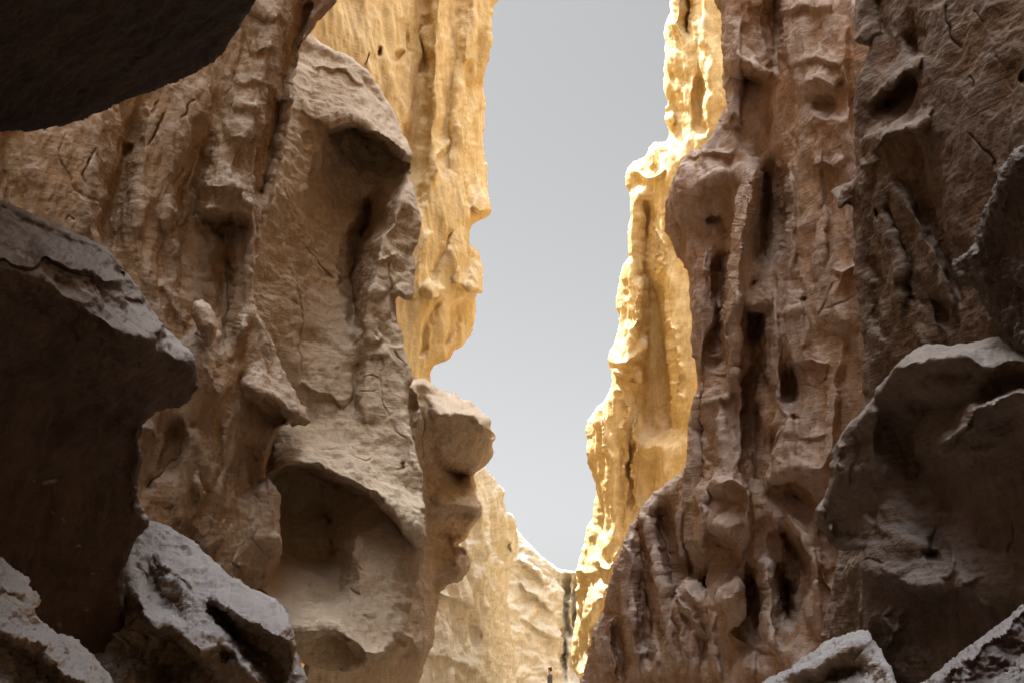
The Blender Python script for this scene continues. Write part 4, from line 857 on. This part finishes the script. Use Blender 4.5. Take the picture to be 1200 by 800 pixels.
rock['slab_left'] = build_rock('tilted_slab',
    [(-100, 600), (-40, 635), (0, 652), (10, 660), (22, 670), (33, 678), (34, 690), (46, 694), (47, 706), (38, 716), (52, 733), (70, 742), (88, 749), (104, 763), (116, 776), (128, 790), (142, 812), (175, 880), (-100, 880)],
    [(0, 660, 2.5), (130, 800, 2.5), (0, 800, 2.05)],
    [[(0, 660, -8), (25, 680, -8), (40, 700, -6)], [(0, 690, 10), (20, 706, 14), (36, 712, 10)], [(42, 728, -14), (85, 754, -14), (122, 788, -14), (150, 830, -14)], [(-40, 716, 30), (0, 736, 34), (26, 749, 38), (48, 755, 40), (60, 775, 40), (92, 798, 38), (130, 840, 38)],
     [(0, 752, 6), (40, 775, 0), (80, 815, 0)], [(0, 780, -10), (40, 820, -10)]],
    [('lip', [(-30, 720), (0, 736), (24, 748), (50, 755), (60, 776), (94, 799), (125, 835)], 10, 3, 8), ('lip', [(0, 686), (18, 698), (44, 700)], 8, 3, 9)],
    M_grey, step=1.6, rnd=7, noise=[('n', 40, 5, (1, 1, 1)), ('facet', 9, 3, (1, 1, 1)), ('r', 14, 2.6, (1, 1, 1)), ('n', 4, 1.2, (1, 1, 1))], thick=0.4, seed=17, rough=1.5)

# little perched cobble on the curtain
rock['cobble'] = build_rock('perched_cobble',
    [(222, 364), (227, 353), (236, 351), (246, 358), (252, 370), (255, 382), (252, 398), (246, 407), (240, 404), (234, 392), (228, 378)],
    [(222, 370, 5.35), (255, 380, 5.4), (240, 410, 5.35)],
    [[(236, 360, 6), (242, 380, 10), (246, 396, 4)]], [], M_brown, step=1.2, rnd=10, noise=[('n', 14, 2, (1, 1, 1)), ('n', 5, .7, (1, 1, 1))], thick=0.06, seed=18)


# ---------------------------------------------------------------- the rest of the canyon: floor, flanks behind the camera, added roof blocker
M_sand = rock_material('canyon sand', (0.20, 0.15, 0.11), (0.28, 0.22, 0.16), (0.46, 0.38, 0.29), 0.5, 0.1, 0.8, 0.0)


def sheet(name, fn, nu, nv, mat, amp, wl_, seed, stretch=(1, 1, 1)):
    """a rock surface fn(u,v)->xyz roughened by noise along its normal"""
    u, v = np.meshgrid(np.linspace(0, 1, nu), np.linspace(0, 1, nv))
    P = np.stack(fn(u, v), -1)
    Nn = np.cross(np.gradient(P, axis=1), np.gradient(P, axis=0))
    Nn /= np.linalg.norm(Nn, axis=-1, keepdims=True) + 1e-9
    p = P.reshape(-1, 3)
    d = fbm((p + seed) / wl_ / np.array(stretch), 5) + 0.5 * fbm((p + seed) / wl_ * 1.7 / np.array(stretch), 4, 0.5, 'r')
    p = p + Nn.reshape(-1, 3) * (d * amp)[:, None]
    i = np.arange(nu * nv).reshape(nv, nu)
    q = np.stack([i[:-1, :-1], i[:-1, 1:], i[1:, 1:], i[1:, :-1]], -1).reshape(-1, 4)
    return mesh_object(name, p, q, np.zeros((0, 3), int), mat)


fl = sheet('canyon_floor', lambda u, v: (-30 + 60 * u, -26 + 116 * v, 0 * u + 0.0), 160, 320, M_sand, 0.05, 1.5, 3)
tag(fl, kind='structure')
lf = sheet('canyon_flank', lambda u, v: (-2.1 - 0.9 * np.sin(v * 3.0) + 0.9 * np.clip(v * 2.2 - 0.9, 0, 1), -24 + 27.0 * u, -0.3 + 16 * v), 160, 120, M_brown, 0.35, 1.6, 9, (1, 1, 1.8))
tag(lf, kind='structure')
rf = sheet('canyon_flank', lambda u, v: (2.2 + 0.9 * np.sin(v * 3.0) - 1.3 * np.clip(v * 2.2 - 0.9, 0, 1), 2.4 - 26.4 * u, -0.3 + 16 * v), 160, 120, M_brown, 0.35, 1.6, 19, (1, 1, 1.8))
tag(rf, kind='structure')
lg = sheet('canyon_flank', lambda u, v: (-3.6 - 2.6 * u - 1.0 * v, 17.5 + 45 * u, -0.3 + 34 * v), 160, 100, M_yellow, 0.5, 3, 39, (1, 1, 1.8))
tag(lg, kind='structure')
rg = sheet('canyon_flank', lambda u, v: (7.5 + 0 * u + 1.0 * v, 64 - 52 * u, -0.3 + 20 * v), 160, 100, M_yellow, 0.5, 3, 49, (1, 1, 1.8))
tag(rg, kind='structure')
lm = sheet('canyon_flank', lambda u, v: (-3.5 - 0.3 * u - 0.9 * v, 2.5 + 16 * u, -0.3 + 17 * v), 100, 100, M_brown, 0.35, 2, 69, (1, 1, 1.8))
tag(lm, kind='structure')
rm = sheet('canyon_flank', lambda u, v: (3.0 + 4.6 * (1 - u) + 0.6 * v, 12.5 - 10.3 * u, -0.3 + 20 * v), 100, 100, M_brown, 0.35, 2, 79, (1, 1, 1.8))
tag(rm, kind='structure')
bf = sheet('canyon_flank', lambda u, v: (3.5 - 7 * u, -22 + 0 * u, -0.3 + 16 * v), 60, 80, M_brown, 0.4, 1.6, 29, (1, 1, 1.8))
tag(bf, kind='structure')
ov = sheet('added_roof_blocker', lambda u, v: (-5 + 10 * u, -24 + 18 * v, 8.0 + 1.5 * np.cos((u - 0.5) * 4) + 2.0 * v ** 6), 70, 120, M_brown, 0.5, 2.0, 59)  # unseen mass added behind the camera to block bounce light
tag(ov, kind='structure')

def upper(name, sx, seed):
    def fn(u, v):
        y = (1.5 + 13 * u) if sx > 0 else (27.5 - 23 * u)
        z = 3.6 + 0.74 * y + 20 * v
        return sx * (1.7 + (0.30 if sx > 0 else 0.13) * y - 0.5 * np.sin(np.clip(v * 2.5, 0, 1.57)) + (1 - v) ** 6 * 1.5), y, z
    o = sheet(name, fn, 90, 90, M_brown, 0.35, 1.6, seed, (1, 1, 1.8))
    tag(o, kind='structure')


upper('canyon_rim', -1, 41)
upper('canyon_rim', 1, 51)

# ---------------------------------------------------------------- labels
LABELS = {
    'far': ('canyon_end_wall', 'pale yellow banded rock wall closing the canyon beneath the lowest sky', 'rock wall'),
    'pale': ('canyon_bend', 'pale buff rock buttress with an oval hollow, before the canyon end wall', 'rock buttress'),
    'sunlit': ('sunlit_cliff', 'golden cliff with white sunlit rims along the right side of the sky', 'cliff'),
    'yellow': ('yellow_cliff', 'bright yellow streaky cliff along the upper left side of the sky', 'cliff'),
    'knob': ('knobbed_outcrop', 'tan outcrop with three stacked overhanging knobs jutting into the sky gap', 'rock outcrop'),
    'alcove': ('alcove_outcrop', 'large tan outcrop hollowed by two big shadowed alcoves, one above the other', 'rock outcrop'),
    'curtain': ('fluted_curtain', 'brown fluted rock curtain with rope-like ridges and a beaked lip', 'rock wall'),
    'right': ('hollowed_cliff', 'red brown fluted cliff full of hollows beside the golden sunlit cliff', 'cliff'),
    'slab': ('shaded_slab_wall', 'dark brown smooth slab wall with diagonal ledges at upper right', 'rock wall'),
    'crag': ('craggy_lump', 'small dark jagged crag poking in above the big undercut boulder', 'crag'),
    'boulder': ('undercut_boulder', 'big dark undercut boulder with dusty grey top at lower right', 'boulder'),
    'shelf': ('low_shelf_rock', 'low rock with light grey rounded top at the foot of the undercut boulder', 'rock'),
    'corner': ('corner_slab', 'dark slab with slanting grey edge in the bottom right corner', 'rock slab'),
    'lobes': ('lobed_outcrop', 'dusty grey outcrop with two drooping lobes under the brown curtain', 'rock outcrop'),
    'ledge': ('jutting_ledge', 'massive jutting ledge with grey sloping top and black undercut at left', 'rock ledge'),
    'overhang': ('overhanging_boulder', 'almost black boulder hanging overhead in the top left corner', 'boulder'),
    'slab_left': ('tilted_slab', 'rough light grey tilted slab in the bottom left corner', 'rock slab'),
    'cobble': ('perched_cobble', 'small oval brown cobble stuck to the curtain above the ledge tip', 'cobble'),
}
for k, (nm, lab, cat) in LABELS.items():
    tag(rock[k], lab, cat)


# ---------------------------------------------------------------- the walker at the far end
def skinned(name, joints, edges, mat, parent=None, sub=2, loc=(0, 0, 0)):
    me = bpy.data.meshes.new(name)
    me.from_pydata([j[:3] for j in joints], edges, [])
    o = bpy.data.objects.new(name, me)
    scene.collection.objects.link(o)
    sk = o.modifiers.new('skin', 'SKIN')
    sk.use_smooth_shade = True
    for i, j in enumerate(joints):
        sv = me.skin_vertices[0].data[i]
        sv.radius = (j[3], j[4] if len(j) > 4 else j[3])
        sv.use_root = i == 0
    ss = o.modifiers.new('sub', 'SUBSURF')
    ss.levels = ss.render_levels = sub
    me.materials.append(mat)
    o.location = loc
    if parent: o.parent = parent
    return o


def plain(name, col, rough=0.8):
    m = bpy.data.materials.new(name)
    m.use_nodes = True
    n = m.node_tree.nodes
    b = n['Principled BSDF']
    b.inputs['Roughness'].default_value = rough
    t = n.new('ShaderNodeTexNoise')
    t.inputs['Scale'].default_value = 25
    r = n.new('ShaderNodeValToRGB')
    r.color_ramp.elements[0].color = (*[c * 0.75 for c in col], 1)
    r.color_ramp.elements[1].color = (*col, 1)
    m.node_tree.links.new(t.outputs['Fac'], r.inputs['Fac'])
    m.node_tree.links.new(r.outputs['Color'], b.inputs['Base Color'])
    return m


M_skin = plain('skin', (0.30, 0.18, 0.12), 0.6)
M_coat = plain('black cloth', (0.022, 0.022, 0.026))
M_trous = plain('charcoal cloth', (0.03, 0.03, 0.035))
M_hair = plain('black hair', (0.012, 0.010, 0.009))
M_shoe = plain('dark shoe', (0.03, 0.025, 0.02))


def make_person(loc, rz):
    J = [(0, 0, .95, .13, .10), (0, .01, 1.12, .12, .09), (0, .0, 1.30, .15, .10), (0, 0, 1.43, .10, .08), (0, .01, 1.50, .05, .055), (0, .02, 1.58, .07, .085), (0, .025, 1.68, .075, .09),
         (.17, 0, 1.40, .055), (.21, .02, 1.14, .042), (.20, .12, .92, .032), (.195, .15, .86, .028, .02),
         (-.17, 0, 1.40, .055), (-.21, -.03, 1.13, .042), (-.20, .02, .90, .032), (-.195, .04, .83, .028, .02),
         (.09, .02, .86, .085), (.10, .10, .50, .060), (.10, .08, .10, .042), (.10, .20, .05, .040, .03),
         (-.09, -.02, .86, .085), (-.10, -.02, .50, .060), (-.10, -.20, .12, .042), (-.10, -.10, .04, .040, .03)]
    E = [(0, 1), (1, 2), (2, 3), (3, 4), (4, 5), (5, 6), (3, 7), (7, 8), (8, 9), (9, 10), (3, 11), (11, 12), (12, 13), (13, 14), (0, 15), (15, 16), (16, 17), (17, 18), (0, 19), (19, 20), (20, 21), (21, 22)]
    body = skinned('person', J, E, M_skin, None, 2, loc)
    body.rotation_euler[2] = rz
    JC = [(0, 0, .90, .16, .13), (0, .01, 1.12, .145, .115), (0, 0, 1.30, .17, .12), (0, 0, 1.44, .11, .09), (.17, 0, 1.40, .072), (.21, .02, 1.14, .06), (.202, .10, .96, .048), (-.17, 0, 1.40, .072), (-.21, -.03, 1.13, .06), (-.202, .01, .95, .048)]
    skinned('jacket', JC, [(0, 1), (1, 2), (2, 3), (3, 4), (4, 5), (5, 6), (3, 7), (7, 8), (8, 9)], M_coat, body, 2)
    JT = [(0, 0, .94, .145, .12), (.09, .02, .84, .10), (.10, .10, .50, .078), (.10, .08, .14, .06), (-.09, -.02, .84, .10), (-.10, -.02, .50, .078), (-.10, -.19, .17, .06)]
    skinned('trousers', JT, [(0, 1), (1, 2), (2, 3), (0, 4), (4, 5), (5, 6)], M_trous, body, 2)
    skinned('hair', [(0, -.01, 1.66, .08, .085), (0, .005, 1.73, .078, .085), (0, -.05, 1.58, .055, .04)], [(0, 1), (0, 2)], M_hair, body, 2)
    for x, y in ((.10, .08), (-.10, -.18)):
        skinned('shoe', [(x, y, .07, .055, .05), (x, y + .12, .04, .05, .035), (x, y + .2, .035, .04, .03)], [(0, 1), (1, 2)], M_shoe, body, 2)
    return body


pp = unproject(np.array([644.5]), np.array([785.0]), np.array([50.0]))[0]
walker = make_person((pp[0], pp[1], 0.0), math.radians(75))
tag(walker, 'person in dark clothes walking on the canyon floor before the end wall', 'person')
